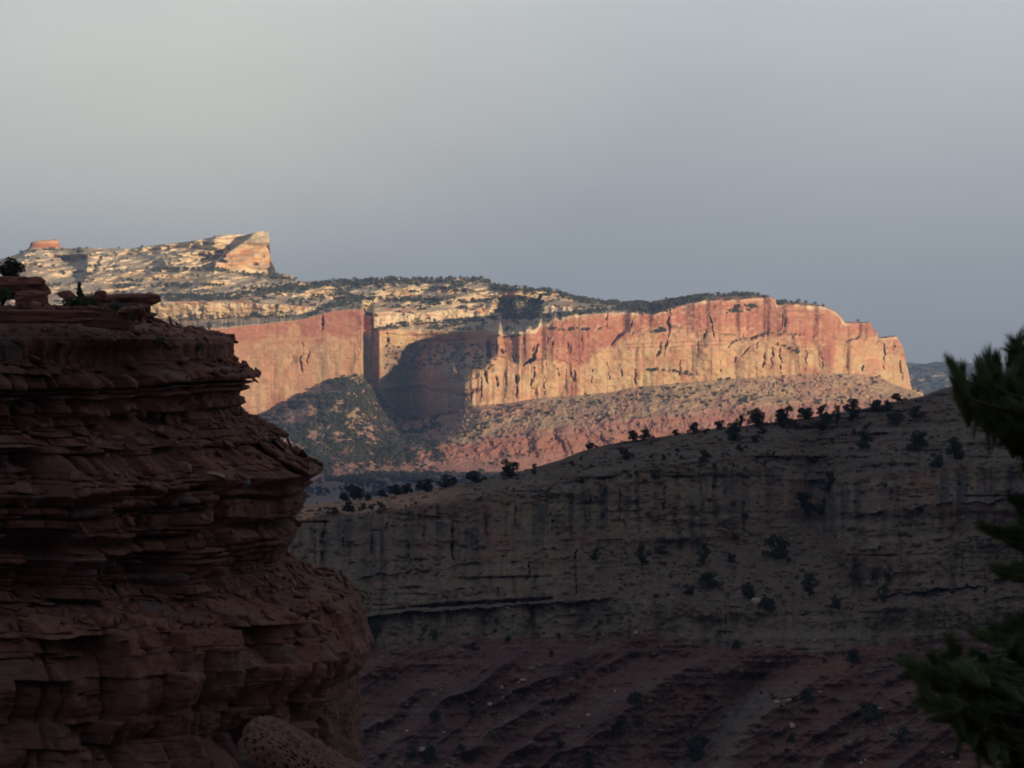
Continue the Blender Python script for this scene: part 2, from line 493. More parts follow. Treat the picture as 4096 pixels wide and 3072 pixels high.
alc = sstep(1560, 1620, px) * sstep(1875, 1830, px)
alc2 = sstep(1518, 1560, px) * sstep(1990, 1950, px)
dw += alc2 * 9.0 * (sstep(-0.15, 0.15, afbm(bedZ / 13 + 0.5 * fbm(BX / 40, ZW / 30, 38, 2), BX / 120, 39, 2)) - .5) * (Bc >= 2)
dw += alc * strat * 4.0
dw += alc * (fbm(BX / 38, ZW / 45, 26, 4) * 13 - (ridged(BX / 26, ZW / 90, 27, 3) - .33) * 22) * sstep(1320, 1420, Yp)
dw = dw * fadeR
# round the joints between bands: the same buttress field on every band, weaker away from walls
wgt = np.where(wall_lo | wall_up, 1.0, 0.0)
wgt = np.where(Bc == 3, 1.0, wgt)
wgt = np.where(Bc == 1, sstep(0.75, 1.0, Tc) * 1.0, wgt)
wgt = np.where(Bc == 5, 1 - Tc * 0.9, wgt)
dD = dw * wgt
# pale tier and slickrock
terr = afbm(bedZ / 7.5 + 0.8 * fbm(BX / 60, ZW / 25, 9, 3), BX / 400, 33, 3)
tier = (Bc == 6)
dD += np.where(tier, (fbm(BX / 40, ZW / 60, 41, 3) * 12 - (ridged(BX / 22, ZW / 60, 42, 3) - .3) * 12 + fbm(BX / 7, ZW / 5, 43, 3) * 2.5) * (1 - sstep(3000, 3300, px)), 0)
up = np.clip(Bc + Tc - 7.0, 0, 1) * (1 - sstep(3000, 3350, px))
u2 = np.clip(Bc + Tc - 8.0, 0, 1)
dome = fbm(px / 130, Yp / 26, 51, 4)
dome2 = fbm(px / 44, Yp / 13, 52, 4)
finm = sstep(840, 900, px) * sstep(1120, 1085, px) * (Yp < 1100)
dD += up * (fbm((px + 1.5 * Yp) / 120, Yp / 40, 57, 3) * 22 + dome * 20 + dome2 * 7) * (1 - 0.75 * finm)
# stair of slickrock benches: steep bright fronts, level tops
stp = bedZ / 17.0 + 1.1 * fbm(px / 140, Yp / 60, 54, 3) + 0.35 * fbm(px / 24, Yp / 14, 55, 2)
fr_ = stp - np.floor(stp)
dD += up * 10 * (sstep(0.62, 1.0, fr_) - fr_) * (1 - 0.9 * finm) * np.clip(0.4 + 1.2 * fbm(px / 110, Yp / 30, 56, 2), 0, 1.2)
tal = ((Bc == 1) | (Bc == 0)).astype(np.float32)
tfade = np.where(Bc == 0, sstep(0, 0.25, Tc), 1 - 0.9 * sstep(0.8, 1.0, Tc))
gul = ridged((BX + 0.55 * ZW + 10 * fbm(BX / 50, ZW / 50, 60, 2)) / 42, ZW / 160, 61, 3)
bld = np.maximum(vnoise(BX / 3.0, ZW / 2.0, 63), 0.35) - 0.35
dD += tal * tfade * (-(gul - .3) * 16 * np.where(Bc == 0, 1.4, 0.8) + fbm(BX / 14, ZW / 9, 62, 4) * 4.5 - bld * 7)
# badland ribs low down
rib = ridged((BX + 8 * fbm(BX / 30, ZW / 30, 66, 2)) / 20, ZW / 60, 65, 2)
dD += np.where(Bc == 0, -(rib - .3) * 9 * sstep(0, .2, Tc) * (1 - sstep(.75, 1, Tc)), 0)

q_ = np.clip(0.5 + 1.3 * fbm(px / 95, 0 * px + 3, 15, 3), 0.0, 1.2)
q_ = np.where(px < 1460, 0.05, q_)
q_ = np.where((px > 1510) & (px < 1990), 1.0, q_)
stepd = ipt(L[4][1], px) - ipt(L[3][1], px)
f_up = np.where(Bc == 3, Tc, np.where(Bc == 4, 1.0, np.where(Bc == 5, 1 - Tc, 0.0)))
dD -= stepd * (1 - q_) * f_up
# recesses and cracks that throw the long shadows
def poly_side(x, y, pts):
    """signed: positive to the left of the line through pts (x as a function of y)"""
    p = np.array(sorted([(b, a) for a, b in pts]), dtype=float)
    return np.interp(y, p[:, 0], p[:, 1]) - x


# shaded gully left of the tall fin
s_ = poly_side(px, Yp, [(1020, 928), (1000, 950), (930, 1000), (868, 1040), (858, 1075)])
m_ = (Yp < 1100) & (Bc >= 8)
dD += np.where(m_ & (s_ > 0), 34 * sstep(0, 10, s_) * (1 - sstep(30, 220, s_)), 0) * sstep(1105, 1070, Yp) * (Bc >= 8)
# left slickrock amphitheatre
s_ = poly_side(px, Yp, [(352, 1018), (350, 1060), (345, 1095), (335, 1130)])
dD += np.where(s_ > 0, 52 * sstep(0, 8, s_) * (1 - sstep(70, 220, s_)), 0) * sstep(1012, 1030, Yp) * sstep(1135, 1105, Yp)
s_ = poly_side(px, Yp, [(415, 1020), (395, 1060), (385, 1090)])
dD += np.where(s_ > 0, 14 * sstep(0, 6, s_) * (1 - sstep(10, 40, s_)), 0) * sstep(1015, 1030, Yp) * sstep(1100, 1080, Yp)
# hollows above the alcove
for (x0, x1, ya, yb, dp) in [(2022, 2068, 1195, 1285, 60), (2120, 2170, 1190, 1262, 70), (800, 905, 1010, 1052, 30), (560, 620, 1170, 1195, 25)]:
    wx_ = px + 16 * fbm(px / 18, Yp / 14, 29, 3); wy_ = Yp + 13 * fbm(px / 26, Yp / 20, 30, 3)
    dD += dp * sstep(x1, x1 - 10, wx_) * sstep(x0 - 60, x0, wx_) * sstep(ya - 6, ya + 12, wy_) * sstep(yb, yb - 14, wy_)
cracks = [
    ([(2682, 1235), (2685, 1261), (2669, 1293), (2679, 1313), (2672, 1345), (2656, 1417)], 3.2, 9),
    ([(2648, 1371), (2640, 1410), (2624, 1435)], 3.0, 8), ([(2835, 1262), (2848, 1306), (2853, 1361)], 3.0, 9),
    ([(2824, 1319), (2817, 1358)], 3.0, 7), ([(2793, 1358), (2788, 1391), (2790, 1420)], 2.4, 6),
    ([(2998, 1300), (2955, 1352), (2923, 1374), (2913, 1391)], 3.2, 9), ([(2998, 1384), (2968, 1420)], 3.5, 7),
    ([(2946, 1427), (2936, 1453)], 2.6, 6), ([(3061, 1404), (3056, 1449), (3050, 1472)], 3.0, 8),
    ([(3087, 1391), (3089, 1443), (3084, 1475)], 2.4, 6), ([(3121, 1397), (3123, 1443), (3123, 1501)], 3.2, 8),
    ([(3134, 1257), (3125, 1306)], 3.0, 8), ([(3143, 1277), (3131, 1345)], 3.0, 9), ([(2539, 1475), (2541, 1550)], 2.8, 8),
    ([(2524, 1283), (2524, 1309)], 3.2, 8), ([(3180, 1459), (3180, 1495)], 3.0, 6), ([(2098, 1339), (2095, 1375)], 5.0, 14),
    ([(2134, 1382), (2128, 1408)], 3.0, 8), ([(2152, 1380), (2134, 1437), (2098, 1460)], 8.0, 24), ([(1988, 1382), (1983, 1414)], 4.0, 9),
    ([(2271, 1362), (2268, 1421)], 4.0, 9), ([(2280, 1380), (2280, 1420)], 2.5, 6), ([(2069, 1505), (2069, 1535)], 10.0, 20),
    ([(2067, 1535), (2067, 1592)], 2.6, 8), ([(2137, 1473), (2130, 1520), (2128, 1554)], 4.0, 10), ([(2430, 1252), (2424, 1278), (2424, 1313)], 4.0, 10),
    ([(2525, 1284), (2523, 1310)], 3.4, 8), ([(2300, 1485), (2298, 1528)], 3.4, 8), ([(2286, 1485), (2288, 1528)], 3.4, 8),
    ([(2486, 1476), (2489, 1505)], 3.0, 6), ([(1920, 1512), (1923, 1613)], 3.0, 8), ([(1939, 1476), (1949, 1531)], 6.0, 12),
    ([(2216, 1356), (2209, 1388)], 3.0, 7), ([(2190, 1349), (2190, 1375)], 2.6, 7), ([(2225, 1473), (2242, 1512)], 3.0, 7),
    ([(2066, 1414), (2066, 1460)], 3.2, 8), ([(2050, 1424), (2056, 1463)], 3.0, 8), ([(2010, 1395), (2008, 1412)], 8.0, 12), ([(2325, 1340), (2330, 1400)], 2.0, 5),
    ([(1209, 1375), (1215, 1420), (1200, 1445), (1212, 1496)], 3.6, 8), ([(1238, 1394), (1228, 1458)], 3.0, 7),
    ([(3536, 1376), (3536, 1475)], 3.6, 9), ([(3575, 1375), (3570, 1388)], 8.0, 10), ([(3450, 1462), (3453, 1485)], 3.6, 8),
    ([(3600, 1440), (3608, 1520)], 4.0, 8), ([(3225, 1400), (3222, 1480)], 2.6, 6), ([(3290, 1430), (3292, 1480)], 2.6, 6), ([(3390, 1430), (3385, 1470)], 2.6, 6),
    ([(1868, 1560), (1866, 1600)], 3, 5), ([(1985, 1500), (1988, 1560)], 3.4, 8), ([(2020, 1480), (2026, 1540)], 3, 7), ([(1890, 1560), (1880, 1612)], 4, 10),
    ([(2180, 1500), (2176, 1580)], 2.4, 5), ([(2370, 1470), (2366, 1540)], 2.4, 5), ([(2430, 1450), (2440, 1520)], 2.4, 5),
    ([(2720, 1440), (2716, 1500)], 2.4, 5), ([(2880, 1440), (2884, 1500)], 2.4, 5), ([(1288, 1262), (1292, 1320)], 4, 9),
    ([(1545, 1330), (1552, 1378)], 4.5, 14),
]
for pts, wd, dp in cracks:
    dD += carve(px, Yp, pts, wd, dp * 1.15) * (Bc >= 2)
# arch hollow in the left wall
d_, _ = dist_poly(px, Yp, [(1133, 1438), (1150, 1416), (1175, 1408), (1205, 1420)])
dD += np.where((Yp > 1400) & (Yp < 1480), 4.5 * sstep(26, 0, np.hypot((px - 1168) / 1.2, (Yp - 1437))), 0)

Db = D.copy()
D = D + dD * sstep(0, 30, (np.arange(nb)[:, None]) + 0 * px)
Yp = Yp + np.where(Bc == 2, Tc ** 2, np.where(Bc == 3, 1.0, 0.0)) * alc * (26 * afbm(px / 34, 0 * px + 2, 28, 3))
# jagged rims
tent = np.where(Bc == 2, Tc ** 3, np.where(Bc == 3, 1.0, np.where(Bc == 4, (1 - Tc) ** 3, 0.0)))
Yp = Yp + tent * (14 * fbm(px / 60, 0 * px + 8, 16, 3) + 4 * vnoise(px / 9, 0 * px, 17)) * ((px < 1500) | (px > 2180)) * (1 - sstep(3550, 3620, px))
Yp = Yp + np.where((Bc == 5) | ((Bc == 4) & (Tc > 0.8)) | (Bc == 6), 1.0, 0.0) * afbm(px / 16, px * 0 + 4, 71, 3) * (3.0 + 9.0 * sstep(1960, 2000, px) * sstep(2330, 2290, px)) * (1 - sstep(3550, 3620, px))
Yp = Yp - np.where((Bc == 2) & (px > 1871), sstep(0.3, 1.0, Tc), 0.0) * (0.35 - ridged(px / 26, 0 * px, 72, 2)) * -34 * sstep(1871, 1900, px) * (1 - sstep(2200, 2400, px)) * 0.6
Yp = np.minimum.accumulate(Yp, axis=0)

# --- rock colours, with the alcove's shade painted in
cream = A3(0.68, 0.555, 0.385); tan = A3(0.56, 0.405, 0.235); red = A3(0.42, 0.168, 0.122); orange = A3(0.51, 0.265, 0.165)
gray = A3(0.285, 0.203, 0.163); pink = A3(0.31, 0.172, 0.145); soil = A3(0.27, 0.17, 0.11); varn = A3(0.22, 0.10, 0.075)
yb = ipt([(LO, 1420), (570, 1420), (1000, 1390), (1100, 1345), (1290, 1345), (1453, 1345), (1490, 1290), (1600, 1345), (1800, 1420), (1960, 1405), (1990, 1425), (2050, 1430), (2100, 1440), (2200, 1425), (2260, 1450), (2320, 1462), (2380, 1425), (2420, 1390), (2480, 1345), (2600, 1332), (2680, 1322), (2800, 1330), (3000, 1345), (3100, 1345), (3200, 1355), (3290, 1400), (3310, 1480), (3335, 1470), (3345, 1365), (3480, 1352), (3600, 1395), (3640, 1440)], px)
n_a = fbm(px / 70, Yp / 30, 81, 4); n_b = fbm(px / 22, Yp / 60, 82, 4); n_c = fbm(px / 14, Yp / 9, 83, 4)
redness = sstep(34, -34, Yp - yb + 34 * n_b + 34 * n_a + 10 * n_c)
band_l = afbm(bedZ / 3.2, BX / 500, 84, 3)
redness = np.clip(redness - 0.55 * sstep(0.25, 0.5, n_c) * (px > 1480) - 0.35 * sstep(0.3, 0.6, band_l), 0, 1)
low = np.clip(0.35 + 0.5 * n_a + 0.25 * n_b, 0, 1)
low = np.where(px < 1453, np.clip(0.6 + 0.5 * n_b + 0.2 * band_l, 0, 1), low)
tanc = mixc(tan, orange, low)
tanc = mixc(tanc, A3(0.60, 0.33, 0.20), sstep(0.3, 0.65, fbm(px / 60, Yp / 40, 85, 3)) * 0.7)
redc = mixc(red, orange, np.clip(0.3 + 0.5 * n_a, 0, 1) * 0.8)
wc = mixc(tanc, redc, redness)
# rusty blocks on the lower wall
for (cx, cy, rx, ry, s) in [(2310, 1400, 55, 75, 1), (2295, 1560, 28, 38, .9), (2700, 1430, 26, 45, .6), (2730, 1505, 20, 22, .8), (3235, 1495, 45, 28, .8), (3490, 1470, 30, 40, .5), (3320, 1380, 22, 110, .8), (2075, 1560, 30, 30, .4), (1110, 1620, 60, 50, .7), (1370, 1300, 80, 55, 1), (2840, 1230, 40, 60, .7), (3060, 1260, 45, 60, .8)]:
    e = np.hypot((px - cx) / rx, (Yp - cy) / ry) + 0.25 * n_c
    wc = mixc(wc, redc, s * sstep(1.1, 0.7, e))
for (cx, cy, rx, ry, s) in [(2405, 1440, 40, 35, .9), (2670, 1520, 26, 20, .8), (2170, 1540, 40, 35, .6), (2090, 1545, 18, 45, .6), (2520, 1440, 30, 40, .5), (1040, 1590, 45, 70, .7), (1180, 1330, 30, 40, .6), (2860, 1440, 50, 60, .5)]:
    e = np.hypot((px - cx) / rx, (Yp - cy) / ry) + 0.3 * n_c
    wc = mixc(wc, A3(0.60, 0.40, 0.23), s * sstep(1.1, 0.6, e))
# thin red partings
for pts in ([(2500, 1378), (2750, 1366), (2990, 1362)], [(2500, 1392), (2700, 1386), (2900, 1378)], [(2990, 1350), (3200, 1338), (3400, 1362)]):
    d_, _ = dist_poly(px, Yp, pts)
    wc = mixc(wc, red, 0.8 * sstep(3.5, 1.0, d_ + n_c))
wc = mixc(wc, A3(0.23, 0.165, 0.140), 0.7 * sstep(1510, 1560, px) * sstep(1880, 1850, px) * sstep(1365, 1400, Yp))  # alcove wall greyed and darkened in colour to deepen its shade
# desert varnish streaks
wc = mixc(wc, varn, 0.55 * sstep(0.35, 0.7, afbm(px / 9, Yp / 160, 86, 3)) * (px > 1480) + 0.25 * sstep(0.4, 0.7, afbm(px / 7, Yp / 120, 87, 2)) * (px <= 1480))
ytop = ipt(L[5][0], px)
cap = sstep(16, 4, np.abs(Yp - ytop) + 9 * n_c + 6 * n_b) * sstep(1480, 1510, px) * np.clip(0.55 + n_a, 0, 1)
wc = mixc(wc, cream, cap * 0.85)
pale_t = sstep(0.25, 0.5, n_a + 0.3) * ((px > 1480) & (px < 1980))
wc = np.where(wall_up[..., None], mixc(wc, tan * 1.05, pale_t * 0.8), wc)
# slickrock
uc = mixc(cream, tan, np.clip(0.25 + 0.7 * n_a, 0, 1))
uc = mixc(uc, orange, sstep(0.25, 0.6, fbm(px / 60, Yp / 12, 88, 4)) * np.clip((Yp - 1130) / 60, 0, 1) * 0.8)
uc = mixc(uc, A3(0.42, 0.19, 0.11), sstep(2420, 2600, px) * 0.75)
uc = mixc(uc, A3(0.60, 0.31, 0.14), sstep(850, 900, px) * sstep(1100, 1070, px) * sstep(960, 1010, Yp) * sstep(1085, 1060, Yp) * np.clip(.6 + n_c, 0, 1))
# soil where it is level
slope_flat = np.zeros_like(px)
dz = np.gradient(-(Yp - HY) * K * D, axis=0); dd = np.gradient(D, axis=0)
flat = sstep(0.45, 0.12, np.abs(dz) / (np.abs(dd) + 1e-3))
uc = mixc(uc, soil, flat * 0.22)
tc_ = mixc(gray, tan * 0.75, np.clip(0.3 + 0.6 * fbm(px / 30, Yp / 18, 89, 4), 0, 1))
tc_ = mixc(tc_, pink, 0.75 * sstep(-0.25, 0.45, fbm(px / 90, Yp / 40, 90, 3)))
tc_ = mixc(tc_, tan, sstep(0.3, 0.5, vnoise(px / 6, Yp / 5, 91)) * 0.45)
pc = mixc(pink, A3(0.27, 0.15, 0.13), np.clip(0.4 + 0.6 * fbm(px / 50, Yp / 14, 92, 3), 0, 1))
pc = mixc(pc, A3(0.33, 0.155, 0.118), sstep(0.1, 0.4, afbm(bedZ / 7, BX / 300, 93, 2)) * 0.7)
pc = mixc(pc, tan * 0.85, sstep(0.25, 0.55, fbm(px / 14, Yp / 9, 94, 3)) * sstep(1900, 1500, px) * 0.8)
bnd = sstep(-10, 10, (Yp - ipt(L[1][0], px)) + 14 * fbm(px / 50, Yp / 30, 95, 3))
sc_ = mixc(tc_, pc, bnd)
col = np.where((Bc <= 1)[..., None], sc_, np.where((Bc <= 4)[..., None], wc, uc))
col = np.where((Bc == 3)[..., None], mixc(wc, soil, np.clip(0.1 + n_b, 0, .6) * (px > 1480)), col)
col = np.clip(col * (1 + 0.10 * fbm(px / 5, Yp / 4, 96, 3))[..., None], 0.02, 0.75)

# close the back
ext_y, ext_d, ext_c = [], [], []
yl, dl = Yp[-1], D[-1]
for q in range(1, 7):
    ext_y.append(yl + 5 * q * q); ext_d.append(dl + 40 * q); ext_c.append(col[-1])
ext_y.append(0 * yl + 1560); ext_d.append(dl + 900); ext_c.append(col[-1])
Yf = np.vstack([Yp, ext_y]); Df = np.vstack([D, ext_d]); Cf = np.concatenate([col, np.array(ext_c)], axis=0)
# carry the foot below the plain
Yf = np.vstack([Yp[0] + 9, Yf]); Df = np.vstack([D[0] - 8, Df]); Cf = np.concatenate([col[:1], Cf], axis=0)
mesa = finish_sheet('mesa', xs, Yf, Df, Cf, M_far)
tag(mesa.o, kind='structure')
mesa_main = Sheet(); mesa_main.xs = xs; mesa_main.y = Yp; mesa_main.D = D
mesa_main.P = np.stack([(px - 2048.0) * K * D, D, -(Yp - HY) * K * D], axis=-1)

# ------------------------------------------------------------------ butte on the skyline
def lathe_rock(name, c, prof, nseg, seed, colf, mat, jag=0.12, squash=0.7):
    """prof: list (radius, z); an uneven tower of rock"""
    zz = np.linspace(prof[0][1], prof[-1][1], 60)
    pr = np.array(prof)
    rr = np.interp(zz, pr[:, 1], pr[:, 0])
    th = np.linspace(0, 2 * math.pi, nseg, endpoint=False)
    TH, ZZ = np.meshgrid(th, zz)
    RR = rr[:, None] * (1 + jag * fbm(np.cos(TH) * 2 + 5, np.sin(TH) * 2 + ZZ * 0.004, seed, 4) + 0.03 * vnoise(ZZ / 4, 0 * ZZ, seed + 3))
    ZZ = ZZ * (1 + 0.22 * np.cos(TH) * RR / pr[:, 0].max()) + 1.2 * fbm(np.cos(TH) * 3, np.sin(TH) * 3, seed + 8, 3)
    P = np.stack([c[0] + RR * np.cos(TH), c[1] + RR * np.sin(TH) * squash, c[2] + ZZ], -1).reshape(-1, 3)
    F = []
    n = nseg
    for r_ in range(len(zz) - 1):
        for s in range(n):
            F.append((r_ * n + s, r_ * n + (s + 1) % n, (r_ + 1) * n + (s + 1) % n, (r_ + 1) * n + s))
    P = np.vstack([P, [[c[0], c[1], c[2] + zz[-1] + 1]]])
    top = len(P) - 1
    b = (len(zz) - 1) * n
    for s in range(0, n):
        F.append((b + s, b + (s + 1) % n, top, top))
    cl = colf(P[:, 2] - c[2])
    me = mesh_np(name, P, F, cl)
    me.validate()
    return link(name, me, mat)


Db_ = 5150.0
bc = at(180, 1006, Db_)
m1 = K * Db_


def butte_col(z):
    q = np.clip(z / (m1 * 42), 0, 1)[:, None]
    c = np.where(q < 0.35, A3(0.50, 0.33, 0.20), np.where(q < 0.75, A3(0.42, 0.16, 0.09), A3(0.52, 0.30, 0.17)))
    return c


o = lathe_rock('butte', bc, [(92 * m1, -8 * m1), (80 * m1, 4 * m1), (64 * m1, 12 * m1), (56 * m1, 26 * m1), (54 * m1, 40 * m1), (40 * m1, 44 * m1)], 96, 5, butte_col, M_far, 0.10, 0.6)
tag(o, kind='structure')

# ================================================================== FAR PLATEAU right of the mesa
xs2 = np.arange(3300, 4700, 4.0)
L2 = [([(3300, 1640), (4700, 1640)], [(3300, 7200), (4700, 7200)]),
      ([(3300, 1575), (4700, 1575)], [(3300, 7600), (4700, 7600)]),
      ([(3300, 1500), (3640, 1495), (3900, 1500), (4700, 1500)], [(3300, 8600), (4700, 8700)]),
      ([(3300, 1450), (3632, 1450), (3700, 1456), (3740, 1447), (3853, 1447), (3870, 1452), (4100, 1452), (4700, 1440)], [(3300, 9300), (4700, 9400)])]
Y2, D2, B2, T2 = bands(xs2, L2, [16, 40, 40])
p2 = np.broadcast_to(xs2, Y2.shape)
D2 = D2 + 120 * fbm(p2 / 60, Y2 / 14, 101, 4) * sstep(0, 8, np.arange(len(Y2))[:, None]) + 90 * fbm(p2 / 18, Y2 / 6, 102, 3)
c2 = mixc(A3(0.10, 0.10, 0.08), A3(0.40, 0.30, 0.20), sstep(0.15, 0.5, fbm(p2 / 50, Y2 / 8, 103, 4)))
c2 = mixc(c2, A3(0.50, 0.40, 0.28), sstep(1475, 1455, Y2) * sstep(3700, 3760, p2) * 0.8)
Y2 = np.vstack([Y2, Y2[-1] + 10, Y2[-1] + 60]); D2 = np.vstack([D2, D2[-1] + 200, D2[-1] + 1500]); c2 = np.concatenate([c2, c2[-1:], c2[-1:]])
s2 = finish_sheet('plateau', xs2, Y2, D2, c2, M_dist)
tag(s2.o, kind='structure')

# ================================================================== VALLEY GROUND to the horizon
gx = np.concatenate([np.linspace(-13500, -1500, 25), np.linspace(-1450, 1450, 90), np.linspace(1500, 13500, 25)])
gy = np.concatenate([np.linspace(-5900, 2500, 30), np.linspace(2540, 4700, 110), np.linspace(4800, 11600, 24)])
GX, GY = np.meshgrid(gx, gy)
GZ = -185 + 1.6 * fbm(GX / 160, GY / 160, 111, 4) * ((GY > 2500) & (GY < 4700))
gc = mixc(A3(0.23, 0.155, 0.115), A3(0.16, 0.12, 0.09), np.clip(0.5 + fbm(GX / 120, GY / 200, 112, 4), 0, 1))
P = np.stack([GX, GY, GZ], -1).reshape(-1, 3)
o = link('ground', mesh_np('ground', P, grid_faces(*GX.shape), gc.reshape(-1, 3)), M_far)
tag(o, kind='structure')

# ================================================================== SHADE RIDGES, unseen, added behind and to the right to block the sun
def ridge(name, crest, halfw, seed):
    """crest: list of (x, y, height above the plain)"""
    c = np.array(crest, dtype=float)
    s = np.concatenate([[0], np.cumsum(np.hypot(np.diff(c[:, 0]), np.diff(c[:, 1])))])
    tt = np.linspace(0, s[-1], 160)
    cx = np.interp(tt, s, c[:, 0]); cy = np.interp(tt, s, c[:, 1]); ch = np.interp(tt, s, c[:, 2])
    tx = np.gradient(cx); ty = np.gradient(cy); ln = np.hypot(tx, ty); nx, ny = -ty / ln, tx / ln
    vv = np.linspace(-1, 1, 61)
    VV, _ = np.meshgrid(vv, tt)
    X_ = cx[:, None] + nx[:, None] * VV * halfw; Y_ = cy[:, None] + ny[:, None] * VV * halfw
    pr = (1 - np.abs(VV)) ** 0.8
    Z_ = -187 + ch[:, None] * pr * (1 + 0.10 * fbm(X_ / 500, Y_ / 500, seed, 4) * np.minimum(1, np.abs(VV) * 6)) + 25 * fbm(X_ / 160, Y_ / 160, seed + 5, 3) * pr * (1 - pr) * 4
    cc = mixc(A3(0.26, 0.13, 0.09), A3(0.10, 0.09, 0.06), np.clip(0.5 + fbm(X_ / 300, Y_ / 300, seed + 9, 4), 0, 1))
    P_ = np.stack([X_, Y_, Z_], -1).reshape(-1, 3)
    o_ = link(name, mesh_np(name, P_, grid_faces(*X_.shape), cc.reshape(-1, 3)), M_dist)
    tag(o_, kind='structure')
    return o_


RC = 786.0
ridge('shade_ridge_behind', [(-2600, -2100, 900), (0, -1900, 930), (2500, -1700, 900), (3200, -1560, 860), (3600, -1500, RC), (5400, -1500, RC + 6), (6300, -1400, 930), (9500, -900, 900)], 1300, 121)
ridge('shade_ridge_right', [(2300, 7600, 300), (2900, 7000, 470), (4200, 6500, 520), (5600, 6700, 500), (6500, 7200, 300)], 900, 125)  # unseen ridge added to keep the far plateau in shade

# ================================================================== CANYON WALL across the gorge
xs = np.arange(1060, 4400, 2.8)
LO, HI = 1060, 4400
N = []
N.append(([(LO, 3900), (HI, 3900)], [(LO, 500), (HI, 500)]))
N.append(([(LO, 3200), (HI, 3200)], [(LO, 549), (HI, 549)]))
# foot of the yellow ledge
N.append(([(LO, 2600), (1454, 2585), (1600, 2566), (1837, 2540), (2057, 2535), (2300, 2532), (2573, 2513), (2647, 2535), (2800, 2560), (2942, 2582), (3100, 2590), (3250, 2600), (3457, 2572), (3600, 2555), (3752, 2542), (4096, 2513), (HI, 2500)],
          [(LO, 603), (1454, 601), (2300, 600), (3000, 596), (3600, 598), (HI, 600)]))
# its lip
N.append(([(LO, 2470), (1300, 2470), (1468, 2463), (1763, 2441), (2057, 2424), (2205, 2415), (2500, 2402), (2700, 2398), (2900, 2440), (3000, 2458), (3100, 2462), (3300, 2462), (3384, 2454), (3500, 2440), (3678, 2412), (3900, 2396), (4047, 2382), (HI, 2370)],
          [(LO, 606), (1454, 605), (2300, 604), (3000, 600), (3600, 602), (HI, 604)]))
# foot of the tall cliff (undercut on the left, wooded talus in the middle)
N.append(([(LO, 2458), (1468, 2452), (1763, 2430), (2057, 2412), (2205, 2400), (2300, 2385), (2400, 2310), (2500, 2225), (2600, 2195), (2700, 2190), (2850, 2165), (3000, 2140), (3150, 2110), (3240, 2075), (3280, 2130), (3340, 2200), (3420, 2320), (3480, 2380), (3600, 2372), (3690, 2368), (3900, 2345), (4096, 2315), (HI, 2290)],
          [(LO, 612), (2205, 611), (2300, 612), (2500, 626), (2900, 634), (3150, 642), (3240, 646), (3340, 632), (3480, 613), (4096, 612), (HI, 612)]))
# cliff rim
N.append(([(LO, 2092), (1137, 2082), (1284, 2062), (1505, 2042), (1689, 2012), (1837, 1995), (2057, 1975), (2278, 1950), (2400, 1925), (2572, 1888), (2750, 1865), (2934, 1853), (3100, 1866), (3170, 1880), (3220, 1940), (3280, 1960), (3330, 1945), (3354, 1933), (3500, 1905), (3700, 1880), (3947, 1860), (4096, 1840), (HI, 1800)],
          [(LO, 640), (1505, 640), (2278, 638), (2572, 642), (2934, 645), (3150, 650), (3240, 660), (3354, 640), (3600, 634), (4096, 630), (HI, 630)]))
# skyline of the slope above
N.append(([(LO, 2040), (1137, 2030), (1210, 2019), (1350, 2005), (1505, 1988), (1620, 1976), (1725, 1955), (1884, 1926), (2010, 1898), (2086, 1885), (2181, 1857), (2245, 1838), (2314, 1809), (2403, 1784), (2500, 1765), (2600, 1753), (2753, 1731), (2862, 1713), (3006, 1701), (3151, 1680), (3260, 1666), (3440, 1637), (3571, 1608), (3687, 1586), (3759, 1557), (3850, 1535), (3950, 1520), (4096, 1500), (HI, 1470)],
          [(LO, 700), (1505, 694), (1725, 690), (2010, 684), (2314, 684), (2600, 690), (3006, 700), (3440, 712), (3759, 724), (4096, 735), (HI, 745)]))
rows = [14, 210, 50, 72, 200, 90]
Yp, D, B, T = bands(xs, N, rows)
nr = len(Yp)
px = np.broadcast_to(xs, Yp.shape).astype(np.float64)
Bc = B[:, None] + 0 * px; Tc = T[:, None] + 0 * px
def _n(a, b, sd):
    return a * fbm(px / 110, 0 * px + sd, 250 + sd, 3) + b * fbm(px / 17, 0 * px + sd, 260 + sd, 3)


nA, nB, nC, nD = _n(16, 5, 1), _n(9, 5, 2), _n(11, 6, 3), _n(9, 6, 4)
Yp = Yp + np.where(Bc == 1, Tc ** 10 * nA, np.where(Bc == 2, (1 - Tc) * nA + Tc * nB, np.where(Bc == 3, (1 - Tc) * nB + Tc * nC, np.where(Bc == 4, (1 - Tc) * nC + Tc * nD, np.where(Bc == 5, (1 - Tc) ** 2 * nD, 0)))))
Yp = np.minimum.accumulate(Yp, axis=0)
# hand on the red slope: rows follow the slope only roughly, so work in metres
Xm = (px - 2048) * K * 620.0; Zm = -(Yp - HY) * K * 620.0
bed = Zm - 0.012 * Xm + 0.5 * fbm(Xm / 30, Zm / 30, 200, 2)
cl = ((Bc == 2) | (Bc == 4)).astype(np.float32)
wx = Xm + 0.6 * fbm(Xm / 5, Zm / 5, 201, 3)
colm = -(ridged(wx / 7.5, Zm / 30, 202, 3) - .33) * 3.0 - (ridged(wx / 2.4, Zm / 12, 203, 3) - .33) * 1.1
